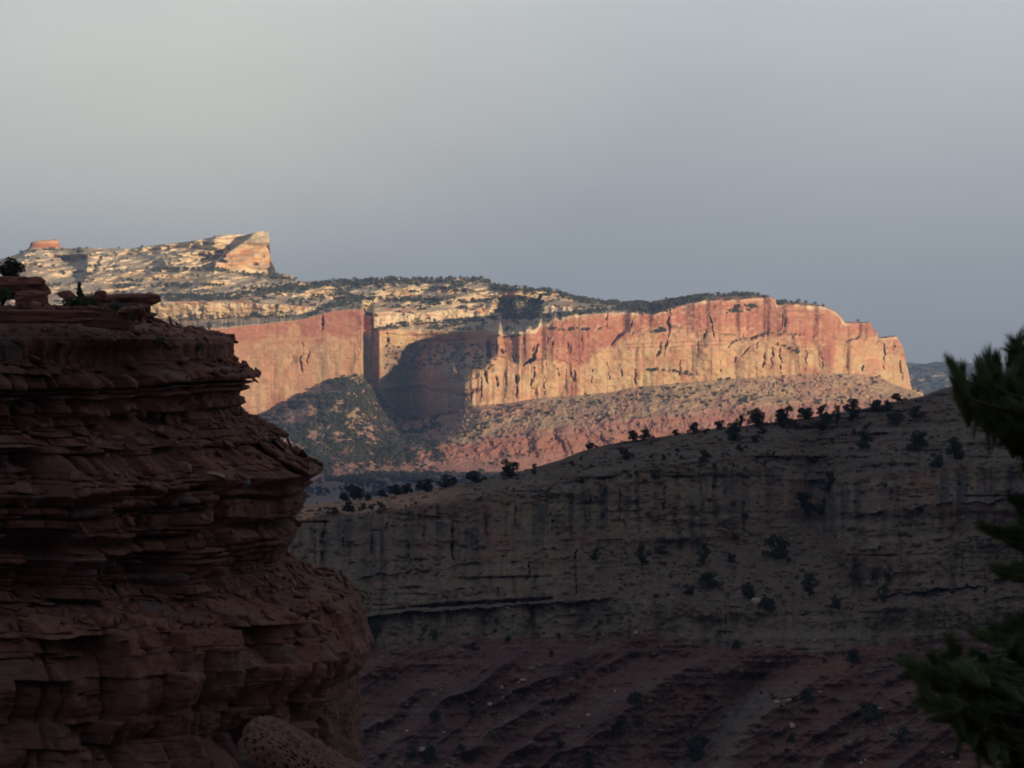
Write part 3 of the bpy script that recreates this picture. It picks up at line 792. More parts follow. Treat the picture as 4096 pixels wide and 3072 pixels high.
# blocky joints: piecewise constant steps
cell = np.floor(wx / 2.6 + 1.3 * vnoise(0 * px, bed / 4, 204)); cell2 = np.floor(bed / 1.7)
blk = (_hash(cell.astype(np.int64), cell2.astype(np.int64), np.zeros(1, np.int64), 205) - .5)
cellb = np.floor(wx / 1.1 + 3.7 * cell2); cell3 = np.floor(bed / 0.75)
blk2 = (_hash(cellb.astype(np.int64), cell3.astype(np.int64), np.zeros(1, np.int64), 206) - .5)
bedn = afbm(bed / 1.3, Xm / 60, 207, 3)
jm = np.clip(0.4 + fbm(Xm / 9, Zm / 6, 215, 2), 0, 1)
dd_cl = fbm(Xm / 26, Zm / 40, 208, 3) * 4.5 + colm * 1.9 - 1.3 * sstep(0.30, 0.0, np.abs(afbm(bed / 3.4, Xm / 45, 241, 2))) * -1.0 * np.clip(.15 + 1.5 * fbm(Xm / 6, Zm / 3, 242, 3), 0, 1) * np.where(Bc == 2, .4, 1.0) + (blk * 0.8 + blk2 * 0.35) * jm - bedn * 0.35 + fbm(Xm / 1.6, Zm / 1.2, 216, 4) * 0.5
midrough = sstep(2350, 2700, px)
dd_cl += afbm(bed / 3.2, Xm / 30, 209, 2) * 2.0 * midrough
wgt = np.where(cl > 0, 1.0, 0.0)
wgt = np.where(Bc == 3, np.maximum(sstep(.12, 0, Tc), sstep(.85, 1, Tc)), wgt)
wgt = np.where(Bc == 1, sstep(0.85, 1, Tc), wgt)
wgt = np.where(Bc == 5, 1 - sstep(0, 0.35, Tc), wgt)
dD = dd_cl * wgt
# slope above the rim: broken ledges
sl = (Bc == 5) | (Bc == 3)
dD += np.where(sl, (afbm(bed / 1.6, Xm / 18, 210, 3) * np.where(Bc == 5, 4.0, 0.8) + fbm(Xm / 5, Zm / 2, 211, 4) * 2.4 + fbm(Xm / 1.3, Zm / .8, 219, 4) * 1.0 + (blk2 * 0.8) * (Bc == 5)) * np.where(Bc == 5, sstep(0, .12, Tc) * (1 - sstep(0.93, 1, Tc)) * (px > 1750) + 0.25 * (px <= 1750) * sstep(0, .12, Tc) * (1 - sstep(0.9, 1, Tc)), 0.45 * np.sin(np.pi * np.clip(Tc, 0, 1))), 0)
# wooded hollow in the wall
h_ = np.exp(-(((px - 3245) / 60) ** 2)) * sstep(1900, 1960, Yp) * sstep(2150, 2060, Yp)
dD += 5 * h_
h_ = sstep(3400, 3420, px) * sstep(3475, 3455, px) * sstep(2230, 2290, Yp) * sstep(2390, 2350, Yp)
dD += 2.2 * h_ + 1.4 * sstep(3462, 3482, px + 14 * vnoise(Yp / 12, 0 * px, 3)) * sstep(3575, 3548, px + 14 * vnoise(Yp / 14, 0 * px, 4)) * sstep(2268, 2296, Yp + 16 * vnoise(px / 20, 0 * px, 5)) * sstep(2372, 2362, Yp)
# undercut shadow line
d_, _ = dist_poly(px, Yp, [(1468, 2446), (1763, 2422), (2057, 2405), (2205, 2396)])
dD += (Bc == 4) * 3.2 * np.exp(-(d_ / 7) ** 2) * sstep(1440, 1700, px)
for pts, wd, dp in [
    ([(1300, 2080), (1288, 2150), (1292, 2240), (1285, 2310)], 7, 3.2), ([(1813, 2080), (1806, 2170), (1812, 2240)], 6, 2.6),
    ([(1635, 2170), (1640, 2260)], 4, 1.8), ([(1485, 2140), (1486, 2240)], 4, 1.8), ([(2117, 2242), (2118, 2290), (2107, 2330)], 5, 3.0),
    ([(2205, 2050), (2210, 2130)], 5, 2.0), ([(2303, 2200), (2300, 2300), (2310, 2380)], 5, 2.2), ([(1945, 2060), (1948, 2150)], 4, 1.6),
    ([(1560, 2060), (1545, 2120)], 5, 1.5), ([(1700, 2040), (1690, 2160)], 4, 1.5), ([(2060, 2010), (2066, 2100)], 4, 1.4),
    ([(2360, 1990), (2352, 2120)], 5, 1.5), ([(2480, 1960), (2476, 2080)], 5, 1.6), ([(2660, 1950), (2655, 2080)], 6, 1.8), ([(2860, 1900), (2852, 1990)], 6, 2.0),
    ([(3850, 2200), (3846, 2330)], 3, 1.2), ([(3600, 2140), (3604, 2250)], 3, 1.2), ([(2900, 2420), (2902, 2560)], 5, 1.2), ([(1993, 2350), (1990, 2420)], 4, 1.6),
    ([(1260, 2080), (1262, 2260)], 3.5, 1.2), ([(1376, 2110), (1372, 2250)], 3.5, 1.4), ([(3330, 2440), (3326, 2530)], 4, 1.0)]:
    dD += carve(px, Yp, pts, wd, dp * 0.75)
# intermediate ledge lines on the tall cliff
for pts, wd, dp in [([(1400, 2305), (1700, 2280), (1850, 2255), (2060, 2245), (2300, 2225)], 5, 1.6), ([(1650, 2378), (1900, 2350), (2150, 2340)], 4, 1.0), ([(3300, 2060), (3600, 2030), (4096, 1985)], 7, 2.0), ([(3350, 2200), (3700, 2160), (4096, 2120)], 8, 2.0)]:
    dD -= carve(px, Yp + 16 * fbm(px / 50, 0 * px, 217, 3), pts, wd, dp) * np.clip(0.2 + 1.6 * fbm(px / 70, 0 * px + 5, 218, 2), 0, 1)
# red slope: buttressed ribs running down to the left, thin hard beds
rs = (Bc <= 1)
q = px * 0.545 + Yp * 0.838
al_ = px * 0.838 - Yp * 0.545
rw = q + 26 * fbm(px / 160, Yp / 160, 220, 3)
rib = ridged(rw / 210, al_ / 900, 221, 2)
rib2 = ridged(rw / 80, al_ / 500, 222, 2)
beds = afbm(bed / 1.5, Xm / 40, 223, 3)
slm = sstep(1.0, 0.93, Tc) * (Bc == 1) + (Bc == 0)
slm2 = slm * sstep(20, 170, Yp - ipt(N[2][0], px))
dD += np.where(rs, ((rib - .3) * 15.0 + (rib2 - .3) * 5.0) * slm2 + (- beds * 1.1 + fbm(Xm / 1.6, Zm / 0.9, 224, 4) * 0.8) * slm, 0)
# the two main crests and the gully between
d1, _ = dist_poly(px, Yp, [(2930, 2585), (2700, 2700), (2520, 2830), (2300, 3000)])
dD -= np.where(rs, 8.0 * np.exp(-(d1 / 55) ** 2) * slm2, 0)
d2, _ = dist_poly(px, Yp, [(3330, 2660), (3180, 2735), (3080, 2800), (2960, 2920), (2900, 3060)])
dD -= np.where(rs, 10.0 * np.exp(-(d2 / 70) ** 2) * slm2, 0)
d3, _ = dist_poly(px, Yp, [(3120, 2640), (2960, 2780), (2820, 2900), (2700, 3060)])
dD += np.where(rs, 3.5 * np.exp(-(d3 / 75) ** 2) * slm * sstep(2600, 2760, Yp), 0)
D = D + dD

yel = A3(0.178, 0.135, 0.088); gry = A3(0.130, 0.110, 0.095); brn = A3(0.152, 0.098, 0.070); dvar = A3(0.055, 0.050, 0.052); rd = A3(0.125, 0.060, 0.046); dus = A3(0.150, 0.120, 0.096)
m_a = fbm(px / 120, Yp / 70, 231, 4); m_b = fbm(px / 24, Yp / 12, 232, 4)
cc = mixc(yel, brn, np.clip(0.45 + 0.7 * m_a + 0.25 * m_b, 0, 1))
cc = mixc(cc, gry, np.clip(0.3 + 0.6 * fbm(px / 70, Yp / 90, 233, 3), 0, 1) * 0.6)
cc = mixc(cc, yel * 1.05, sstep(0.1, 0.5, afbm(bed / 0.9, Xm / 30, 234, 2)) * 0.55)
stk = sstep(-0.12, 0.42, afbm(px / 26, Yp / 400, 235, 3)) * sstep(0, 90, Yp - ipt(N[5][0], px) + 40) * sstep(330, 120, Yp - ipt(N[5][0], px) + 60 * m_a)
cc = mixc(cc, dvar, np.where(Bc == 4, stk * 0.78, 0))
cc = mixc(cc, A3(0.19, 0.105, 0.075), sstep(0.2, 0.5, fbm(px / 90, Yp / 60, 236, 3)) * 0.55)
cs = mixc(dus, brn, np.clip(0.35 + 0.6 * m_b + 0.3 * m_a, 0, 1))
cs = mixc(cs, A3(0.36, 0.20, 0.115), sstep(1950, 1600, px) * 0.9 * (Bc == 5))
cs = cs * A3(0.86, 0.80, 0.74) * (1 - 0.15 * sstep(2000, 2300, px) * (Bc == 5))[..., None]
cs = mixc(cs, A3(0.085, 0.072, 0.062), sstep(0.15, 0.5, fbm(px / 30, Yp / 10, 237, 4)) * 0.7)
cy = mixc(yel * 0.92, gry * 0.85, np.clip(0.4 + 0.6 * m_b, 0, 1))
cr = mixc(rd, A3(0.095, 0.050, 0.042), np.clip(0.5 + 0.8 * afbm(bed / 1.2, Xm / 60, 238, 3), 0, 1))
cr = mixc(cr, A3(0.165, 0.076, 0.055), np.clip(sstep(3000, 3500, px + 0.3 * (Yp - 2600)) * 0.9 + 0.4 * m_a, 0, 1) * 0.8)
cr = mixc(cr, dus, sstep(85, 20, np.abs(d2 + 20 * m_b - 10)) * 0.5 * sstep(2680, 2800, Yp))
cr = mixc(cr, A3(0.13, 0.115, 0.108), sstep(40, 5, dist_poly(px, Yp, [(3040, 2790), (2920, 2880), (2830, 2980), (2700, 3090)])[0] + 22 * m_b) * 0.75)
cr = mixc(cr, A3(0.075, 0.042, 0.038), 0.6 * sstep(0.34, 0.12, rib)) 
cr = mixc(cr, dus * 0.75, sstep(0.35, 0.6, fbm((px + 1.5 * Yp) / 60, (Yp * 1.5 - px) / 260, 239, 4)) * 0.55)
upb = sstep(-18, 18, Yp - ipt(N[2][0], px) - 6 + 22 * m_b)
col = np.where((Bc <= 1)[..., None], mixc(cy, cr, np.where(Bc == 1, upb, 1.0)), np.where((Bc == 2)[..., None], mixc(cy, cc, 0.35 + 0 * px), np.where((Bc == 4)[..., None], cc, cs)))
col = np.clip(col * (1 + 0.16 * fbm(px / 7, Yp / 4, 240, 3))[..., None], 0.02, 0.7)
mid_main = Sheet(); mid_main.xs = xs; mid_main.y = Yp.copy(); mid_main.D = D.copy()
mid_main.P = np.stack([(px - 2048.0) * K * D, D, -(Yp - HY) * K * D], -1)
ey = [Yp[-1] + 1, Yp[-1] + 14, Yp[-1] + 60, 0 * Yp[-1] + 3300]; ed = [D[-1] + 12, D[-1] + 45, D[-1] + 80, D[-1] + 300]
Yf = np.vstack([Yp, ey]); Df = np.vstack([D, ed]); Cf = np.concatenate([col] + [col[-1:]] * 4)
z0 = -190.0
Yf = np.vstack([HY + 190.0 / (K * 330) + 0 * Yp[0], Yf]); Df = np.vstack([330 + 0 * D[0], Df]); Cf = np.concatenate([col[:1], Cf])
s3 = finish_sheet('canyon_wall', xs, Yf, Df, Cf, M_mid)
tag(s3.o, kind='structure')

# ================================================================== RED CLIFF on the left
YC, XCN = 95.0, -26.0
sil = [(1248, 560), (1252, 600), (1262, 598), (1265, 570), (1288, 575), (1296, 640), (1310, 720), (1322, 790), (1340, 850), (1352, 895), (1375, 908), (1440, 905), (1450, 915), (1470, 960), (1500, 997), (1515, 992), (1525, 905), (1532, 985), (1542, 940), (1556, 988), (1570, 935), (1590, 930), (1597, 950), (1620, 952), (1632, 925), (1665, 955), (1690, 1000), (1710, 1050), (1745, 1095), (1765, 1090), (1800, 1130), (1850, 1200), (1885, 1268), (1895, 1262), (1920, 1215), (1935, 1200), (1945, 1222), (1960, 1219), (1975, 1165), (1985, 1197), (2049, 1193), (2075, 1120), (2086, 1105), (2100, 1150), (2123, 1179), (2174, 1149), (2240, 1120), (2292, 1179), (2336, 1267), (2358, 1385), (2410, 1429), (2498, 1455), (2587, 1470), (2645, 1455), (2690, 1414), (2771, 1429), (3028, 1433), (3072, 1422), (3400, 1480)]
sy = np.array([s[0] for s in sil], float); sx = np.array([s[1] for s in sil], float)
kz = K * (YC - 1.0)
nrow = 880
yrow = np.linspace(3400, 1248, nrow)
th = np.radians(np.linspace(-32, 118, 900))
# superellipse plan
ce, se = np.cos(th), np.sin(th)
pw = 2 / 2.5
ex = np.sign(ce) * np.abs(ce) ** pw
eyy = np.sign(se) * np.abs(se) ** pw
YR, TH = np.meshgrid(yrow, th, indexing='ij')
EX = np.broadcast_to(ex, YR.shape); EY = np.broadcast_to(eyy, YR.shape)
S = TH * 22.0                                     # metres along the face
front = sstep(math.radians(6), math.radians(28), TH)
ywarp = YR + front * sstep(1340, 1500, YR) * (26 * fbm(S / 9, YR / 400, 301, 3) + 16 * fbm(S / 2.2, YR / 90, 302, 3))
silx = np.interp(ywarp, sy, sx)
RX = (silx - 2048) * kz - XCN
r_min = (560 - 2048) * kz - XCN
RY = 9.5 + (RX - r_min) * 0.95
X0 = XCN + RX * EX
Y0 = YC - RY * EY
Z0 = -(YR - HY) * kz
# left part of the photo: massive overhanging beds high up
Zb = Z0 + 0.10 * fbm(S / 4, Z0 / 4, 303, 3)
rng = np.random.default_rng(5)
bz = [-16.0]
while bz[-1] < 1.0:
    bz.append(bz[-1] + rng.choice([0.08, 0.14, 0.22, 0.34, 0.5, 0.75], p=[.16, .20, .22, .18, .14, .10]))
bz = np.array(bz)
bi = np.searchsorted(bz, Zb) - 1
bi = np.clip(bi, 0, len(bz) - 2)
bw = 0.35 + 1.5 * _hash(bi, bi * 0, np.zeros(1, np.int64), 304)
off = 3.0 * _hash(bi, bi * 0 + 3, np.zeros(1, np.int64), 305)
ws = S + 0.10 * fbm(S / 1.2, Z0 / .8, 306, 2)
cb = np.floor((ws + off) / bw)
zr = (Zb - bz[bi]) / (bz[bi + 1] - bz[bi])
hb = _hash(bi, cb.astype(np.int64), np.zeros(1, np.int64), 307)
hbed = _hash(bi, bi * 0 + 9, np.zeros(1, np.int64), 308)
fr = (ws + off) / bw - cb
jt = np.minimum(fr, 1 - fr) * bw
fz = np.minimum(Zb - bz[bi], bz[bi + 1] - Zb)
ampz = np.interp(YR, [1248, 1300, 1315, 1460, 1480, 1900, 1915, 2060, 2075, 2330, 2360, 2470, 2560, 3400], [.12, .12, .04, .04, .13, .15, .20, .20, .20, .15, .05, .05, .02, .02])
ampz = np.where(front > 0.3, ampz, ampz * 0.55)
dR = ampz * ((hb - .5) * 1.6 + (hbed - .5) * 1.7)
dR -= ampz * 0.9 * np.exp(-(jt / 0.05) ** 2) + ampz * 0.8 * np.exp(-(fz / 0.025) ** 2)
bz2 = np.array([-18.0] + list(np.cumsum(rng.uniform(0.5, 1.3, 30)) - 16.0))
b2 = np.clip(np.searchsorted(bz2, Zb) - 1, 0, len(bz2) - 2)
w2 = 1.0 + 2.6 * _hash(b2, b2 * 0, np.zeros(1, np.int64), 351)
c2_ = np.floor((S + 0.3 * fbm(S / 2, Z0 / 2, 352, 2) + 5 * _hash(b2, b2 * 0 + 2, np.zeros(1, np.int64), 353)) / w2)
h2 = _hash(b2, c2_.astype(np.int64), np.zeros(1, np.int64), 354)
t1 = _hash(bi, cb.astype(np.int64), np.zeros(1, np.int64), 361) - .5
t2 = _hash(bi, cb.astype(np.int64), np.zeros(1, np.int64), 362) - .5
fw = (S + 0.3 * fbm(S / 2, Z0 / 2, 352, 2) + 5 * _hash(b2, b2 * 0 + 2, np.zeros(1, np.int64), 353)) / w2
ff = fw - np.floor(fw)
t3 = _hash(b2, c2_.astype(np.int64), np.zeros(1, np.int64), 363) - .5
t4 = _hash(b2, c2_.astype(np.int64), np.zeros(1, np.int64), 364) - .5
zr2 = (Zb - bz2[b2]) / (bz2[b2 + 1] - bz2[b2])
bwid = bz[bi + 1] - bz[bi]
facet = t1 * 1.3 * (fr - .5) * np.minimum(bw, .9) + t2 * 1.2 * (zr - .5) * np.minimum(bwid, .4)
facet2 = t3 * 1.5 * (ff - .5) * np.minimum(w2, 2.0) * .8 + t4 * 1.1 * (zr2 - .5)
jt2 = np.minimum(ff, 1 - ff) * w2
facet2 = facet2 - 0.55 * np.exp(-(jt2 / 0.07) ** 2)
dR = dR + facet * front * (1 - 0.7 * sstep(2450, 2560, YR)) + facet2 * 0.8 * front * sstep(1430, 1500, YR)
dR = dR * (0.35 + 1.3 * np.clip(0.5 + fbm(S / 3.5, Z0 / 2.5, 355, 2), 0, 1)) + (h2 - 0.5) * 1.15 * front * sstep(1450, 1500, YR) * (1 - 0.6 * sstep(2450, 2560, YR))
dR += 1.1 * fbm(S / 6, Z0 / 8, 309, 3) * front + 0.18 * fbm(S / 2, Z0 / 2.4, 310, 3) * front + 0.09 * fbm(S / .5, Z0 / .4, 311, 4)
dR = dR * (0.35 + 0.65 * sstep(1330, 1420, YR))
# chimneys that cut down through the beds
ch = ridged((S + 0.5 * fbm(S / 3, Z0 / 3, 312, 2)) / 4.2, Z0 / 22, 313, 1)
dR -= 1.5 * np.exp(-(ch / 0.07) ** 2) * front * sstep(1480, 1620, YR)
# massive lower wall: scallops and joints
ml_ = sstep(2450, 2560, YR)
dR += ml_ * (0.22 * fbm(S / 3.2, Z0 / 2.2, 314, 3) + 0.10 * fbm(S / .7, Z0 / .9, 317, 3) - 0.35 * np.exp(-(ridged(S / 3.1, Z0 / 8, 315, 1) / 0.05) ** 2))
nzx, nzy = EX, -EY
ln = np.hypot(nzx, nzy) + 1e-6
X1 = X0 + dR * nzx / ln; Y1 = Y0 + dR * nzy / ln
Z1 = Z0 + 0.02 * fbm(S / 1.5, Z0 / 1.5, 316, 3)
cA = A3(0.168, 0.074, 0.053); cB = A3(0.135, 0.061, 0.046); cC = A3(0.195, 0.096, 0.067); cG = A3(0.135, 0.110, 0.105)
fcl = mixc(cA, cB, np.clip(0.5 + 0.5 * (hbed - .5) + 0.7 * fbm(S / 3, Z0 / .8, 321, 3), 0, 1))
fcl = mixc(fcl, cC, sstep(0.15, 0.6, fbm(S / 1.4, Z0 / .5, 322, 4)) * 0.7)
fcl = mixc(fcl, cG, sstep(0.35, 0.6, fbm(S / 2.4, Z0 / 2.6, 323, 3)) * ml_ * 0.8)
fcl = mixc(fcl, cG * 1.1, (hb > 0.93) * 0.6)
fcl = mixc(fcl, A3(0.10, 0.055, 0.046), 0.55 * sstep(0.05, 0.5, fbm(S / 4.5, Z0 / 2.0, 325, 4)))
fcl = mixc(fcl, A3(0.22, 0.120, 0.083), 0.5 * sstep(0.28, 0.5, fbm(S / 1.1, Z0 / 1.4, 326, 4)))
fcl = mixc(fcl, mixc(A3(0.190, 0.088, 0.067), A3(0.130, 0.072, 0.060), np.clip(0.5 + fbm(S / 1.8, Z0 / 2.8, 324, 4), 0, 1)), ml_ * 0.75)
P = np.stack([X1, Y1, Z1], -1)
# top plateau rows and a foot down to the canyon floor
tops, tcs = [], []
for q in range(1, 26):
    f = 1 - q / 25.0
    zz = Z1[-1] + (0.06 * q / 25.0) + 0.06 * fbm(P[-1, :, 0] * f, P[-1, :, 1] + 3 * q, 330, 3) * min(1, q / 3)
    tops.append(np.stack([XCN - 4 + (X1[-1] - XCN + 4) * f, YC + (Y1[-1] - YC) * f, zz], -1)); tcs.append(mixc(cA, cC, 0.4 + 0.4 * fbm(X1[-1] * f, Y1[-1] * f + q, 331, 3)))
foot = np.stack([XCN + (X1[0] - XCN) * 2.3, YC + (Y1[0] - YC) * 2.3, 0 * X1[0] - 190], -1)
P = np.concatenate([foot[None], P, np.array(tops)])
fcol = np.concatenate([fcl[:1], fcl, np.array(tcs)])
fcol = np.clip(fcol, 0.01, 0.6)
me = mesh_np('cliff', P.reshape(-1, 3), grid_faces(P.shape[0], P.shape[1]), fcol.reshape(-1, 3))
o = link('cliff', me, M_near)
tag(o, kind='structure')
cliffP = P[1:1 + nrow]

# ledge under the camera and the pine
gx = np.linspace(-6, 9, 60); gy = np.linspace(-14, 11.2, 80)
GX, GY = np.meshgrid(gx, gy)
GZ = -1.78 + 0.10 * fbm(GX / 2, GY / 2, 340, 4) - 0.02 * GX
ed_ = np.maximum(np.maximum(np.abs(GX - 1.5) - 6.6, GY - 10.3), -13 - GY)
GZ = GZ - 190 * sstep(0.0, 0.8, ed_) * (ed_ > 0)
GZ = np.maximum(GZ, -188)
cl_ = mixc(cA, cC, np.clip(0.5 + fbm(GX, GY, 341, 4), 0, 1))
o = link('rock_ledge', mesh_np('rock_ledge', np.stack([GX, GY, GZ], -1).reshape(-1, 3), grid_faces(*GX.shape), cl_.reshape(-1, 3)), M_near)
tag(o, kind='structure')


# ================================================================== ROCKS
def ico(sub):
    import bmesh
    bm = bmesh.new()
    bmesh.ops.create_icosphere(bm, subdivisions=sub, radius=1.0)
    V = np.array([v.co[:] for v in bm.verts]); F = np.array([[v.index for v in f.verts] for f in bm.faces])
    bm.free()
    return V, F


ICO1, ICO2, ICO3, ICO4, ICO5 = ico(1), ico(2), ico(4), ico(5), ico(7)


def hull_dirs(V, rg, n):
    """clip a sphere with random planes: facetted block"""
    ns = rg.normal(size=(n, 3)); ns /= np.linalg.norm(ns, axis=1)[:, None]
    ds = rg.uniform(0.55, 0.95, n)
    dots = V @ ns.T
    r = np.where(dots > 1e-3, ds / np.maximum(dots, 1e-3), 9.0).min(axis=1)
    return V * np.minimum(r, 1.25)[:, None]


def block_mesh(name, size, seed, colr, base=ICO3, planes=16, rough=0.03, colvar=0.15):
    rg = np.random.default_rng(seed)
    V = hull_dirs(base[0], rg, planes)
    V = V / np.abs(V).max(axis=0)
    V = V * (1 + rough * fbm(V[:, 0] * 3 + seed, V[:, 1] * 3 + V[:, 2] * 3, seed, 4)[:, None])
    V = V * np.array(size) * 0.5
    c = np.clip(np.array(colr)[None] * (1 + colvar * fbm(V[:, 0] * 4 / size[0], V[:, 2] * 4 / size[2] + V[:, 1], seed + 1, 3))[:, None], 0.01, 0.7)
    return mesh_np(name, V, base[1], c)


# loose plates lying on the ledges of the near cliff: nobody could count them
nx_ = np.cross(np.gradient(cliffP, axis=1), np.gradient(cliffP, axis=0))
sm = lambda a, n: np.apply_along_axis(lambda v: np.convolve(v, np.ones(n) / n, 'same'), 0, a)
dz_ = sm(np.gradient(cliffP[..., 2], axis=0), 25); dr_ = sm(np.gradient(np.hypot(cliffP[..., 0] - XCN, cliffP[..., 1] - YC), axis=0), 25)
upw = np.clip(-dr_ / (np.hypot(dz_, dr_) + 1e-6), 0, 1)      # 1 = level ledge, 0 = wall
prob = (upw > 0.38) * 1.0 * np.hypot(dz_, dr_)
prob[:, :60] = 0; prob[:6] = 0; prob[-6:] = 0
ysel = yrow[:, None] + 0 * prob
prob = prob * np.interp(ysel, [1300, 1400, 1700, 2100, 2300, 2480, 2500], [.5, 1.0, 1, 0.8, 1.2, 0.8, 0.1])
pr_ = prob.ravel() / prob.sum()
NPL = 6000
idx = RNG.choice(prob.size, NPL, p=pr_)


def plates(rg, n):
    """irregular flat prisms with four corners: (n, 8, 3) and their triangles"""
    k = 4
    a = np.linspace(0, 2 * math.pi, k, endpoint=False)[None] + rg.uniform(-.45, .45, (n, k))
    r = rg.uniform(0.55, 1.15, (n, k))
    x = r * np.cos(a); y = r * np.sin(a) * rg.uniform(0.5, 1.0, (n, 1))
    top = np.stack([x * .93, y * .93, np.ones_like(x) + rg.uniform(-.25, .25, x.shape)], -1)
    bot = np.stack([x, y, -np.ones_like(x)], -1)
    F = []
    for i in range(k):
        j = (i + 1) % k
        F += [(i, j, k + j), (i, k + j, k + i)]
    for i in range(1, k - 1):
        F += [(k, k + i, k + i + 1), (0, i + 1, i)]
    return np.concatenate([bot, top], 1), np.array(F)


rg = np.random.default_rng(900)
PV, PF = plates(rg, NPL)
PF = PF[:, ::1]
s_sz = 0.030 + 0.24 * rg.random(NPL) ** 4.0
PV = PV * np.stack([s_sz * rg.uniform(.9, 1.6, NPL), s_sz, s_sz * rg.uniform(.08, .24, NPL)], -1)[:, None, :]
VV, CC = [], []
for j, ii in enumerate(idx):
    r_, c_ = divmod(int(ii), prob.shape[1])
    p = cliffP[r_, c_]
    outd = np.array([EX[r_, c_], -EY[r_, c_], 0]); outd /= np.linalg.norm(outd)
    yaw = rg.uniform(0, 6.28)
    M = np.array(Matrix.Rotation(yaw, 3, 'Z'))
    ax = np.cross([0, 0, 1], outd)
    T1 = np.array(Matrix.Rotation(rg.uniform(-0.1, 0.75) if rg.random() < .8 else rg.uniform(.7, 1.4), 3, Vector(ax)))
    T2 = np.array(Matrix.Rotation(rg.normal() * 0.35, 3, Vector(outd)))
    VV.append(PV[j] @ M.T @ T1.T @ T2.T + p + outd * s_sz[j] * 0.15 + np.array([0, 0, s_sz[j] * .06]))
    cj = cA * rg.uniform(.7, 1.35) if rg.random() < .85 else cC * rg.uniform(.8, 1.1)
    CC.append(np.broadcast_to(cj, (8, 3)))
ND = 260
DV, _ = plates(rg, ND)
ds = 0.05 + 0.22 * rg.random(ND) ** 2.5
DV = DV * np.stack([ds * 1.3, ds, ds * rg.uniform(.12, .5, ND)], -1)[:, None, :]
for j in range(ND):
    dd_ = rg.uniform(82.6, 89.5)
    q = np.array(at(rg.uniform(-60, 590), 1246, dd_))
    M = np.array(Matrix.Rotation(rg.uniform(0, 6.28), 3, 'Z')) @ np.array(Matrix.Rotation(rg.normal() * .3, 3, 'X'))
    VV.append(DV[j] @ M.T + q + np.array([0, 0, rg.uniform(-.02, .10)]))
    CC.append(np.broadcast_to(cA * rg.uniform(.7, 1.3), (8, 3)))
NPL += ND
FF = [(PF[None] + (np.arange(NPL) * 8)[:, None, None]).reshape(-1, 3)]
o = link('rubble', mesh_np('rubble', np.vstack(VV), np.vstack(FF), np.vstack(CC)), M_near)
tag(o, 'loose red stone plates lying on the ledges of the near cliff', 'rubble', kind='stuff')


def near_pt(x, y):
    """front point of the near cliff at a photo pixel"""
    if not hasattr(near_pt, 'pp'):
        q = cliffP[2:-2, 40:]
        near_pt.q = q.reshape(-1, 3)
        near_pt.pp = np.stack([near_pt.q[:, 0] / near_pt.q[:, 1] / K + 2048, HY - near_pt.q[:, 2] / near_pt.q[:, 1] / K], -1)
    d = np.hypot(near_pt.pp[:, 0] - x, near_pt.pp[:, 1] - y)
    c = np.where(d < d.min() + 6)[0]
    return near_pt.q[c[np.argmin(near_pt.q[c, 1])]]


def bulk_mesh(name, size, seed, colr, p=4.0, rough=0.14, taper=0.0, colvar=0.3):
    V = ICO4[0] / np.power((np.abs(ICO4[0]) ** p).sum(axis=1), 1 / p)[:, None]
    n1 = fbm(V[:, 0] * 1.6 + seed, V[:, 1] * 1.6 + V[:, 2] * 1.2, seed, 3)
    n2 = np.round(3 * vnoise(V[:, 0] * 3.5 + seed, V[:, 2] * 4 - V[:, 1] * 2, seed + 7)) / 2.0
    lay = afbm(V[:, 2] * 4, V[:, 0] * .8, seed + 9, 2)
    V = V * (1 + rough * (n1 + 0.5 * n2) + 0.5 * rough * lay)[:, None]
    V[:, 0] = V[:, 0] * (1 - taper * (V[:, 2] < 0) * -V[:, 2] * (V[:, 0] > 0))
    V = V * np.array(size) * 0.5
    c = np.clip(np.array(colr)[None] * (1 + colvar * fbm(V[:, 0] * 4 / size[0], V[:, 2] * 5 / size[2] + V[:, 1], seed + 1, 4))[:, None], 0.01, 0.7)
    return mesh_np(name, V, ICO4[1], c)


def put_rock(name, x, y, w_, h_, D_, seed, label, cat, colr, depth=0.8, rot=(0, 0, 0), planes=16, base=None, rough=0.03, group=None, bulk=0, taper=0.0):
    m = K * D_
    if base is None:
        base = ICO3
    if bulk:
        me = bulk_mesh(name, (w_ * m, w_ * m * depth, h_ * m), seed, colr, bulk, max(rough, 0.06), taper)
    else:
        me = block_mesh(name, (w_ * m, w_ * m * depth, h_ * m), seed, colr, base, planes, rough)
    o = link(name, me, M_near)
    o.location = at(x, y, D_)
    o.rotation_euler = rot
    tag(o, label, cat, group)
    return o


RED = (0.17, 0.072, 0.054); RED2 = (0.20, 0.094, 0.068)
put_rock('boulder', 70, 1152, 240, 92, 85.6, 41, 'large rounded red boulder on the cliff top beside the juniper', 'boulder', RED, 0.8, rough=0.10, bulk=3.0)
put_rock('boulder', 126, 1204, 128, 80, 84.6, 44, 'squat dark red boulder at the foot of the large rounded one', 'boulder', RED, 0.8, rough=0.09, bulk=4.0)
put_rock('boulder', 402, 1184, 46, 42, 85.0, 46, 'small upright red block standing right of the bright green sapling', 'boulder', RED, 0.9, rough=.08, bulk=4.0)
put_rock('boulder', 272, 1186, 90, 50, 87.0, 48, 'low red rock with a pointed top left of the bright green sapling', 'boulder', RED, 0.9, planes=9)
put_rock('sandstone_slab', 478, 1210, 312, 66, 87.5, 51, 'thick red slab jutting into the air from the cliff top', 'slab', RED, 0.7, rot=(0, R(-1), R(8)), rough=.05, bulk=6.0, taper=.45)
put_rock('sandstone_slab', 110, 1266, 560, 52, 83.0, 53, 'long red slab with a flat top under the boulders', 'slab', RED, 0.35, rot=(0, 0, R(3)), rough=.035, bulk=9.0)
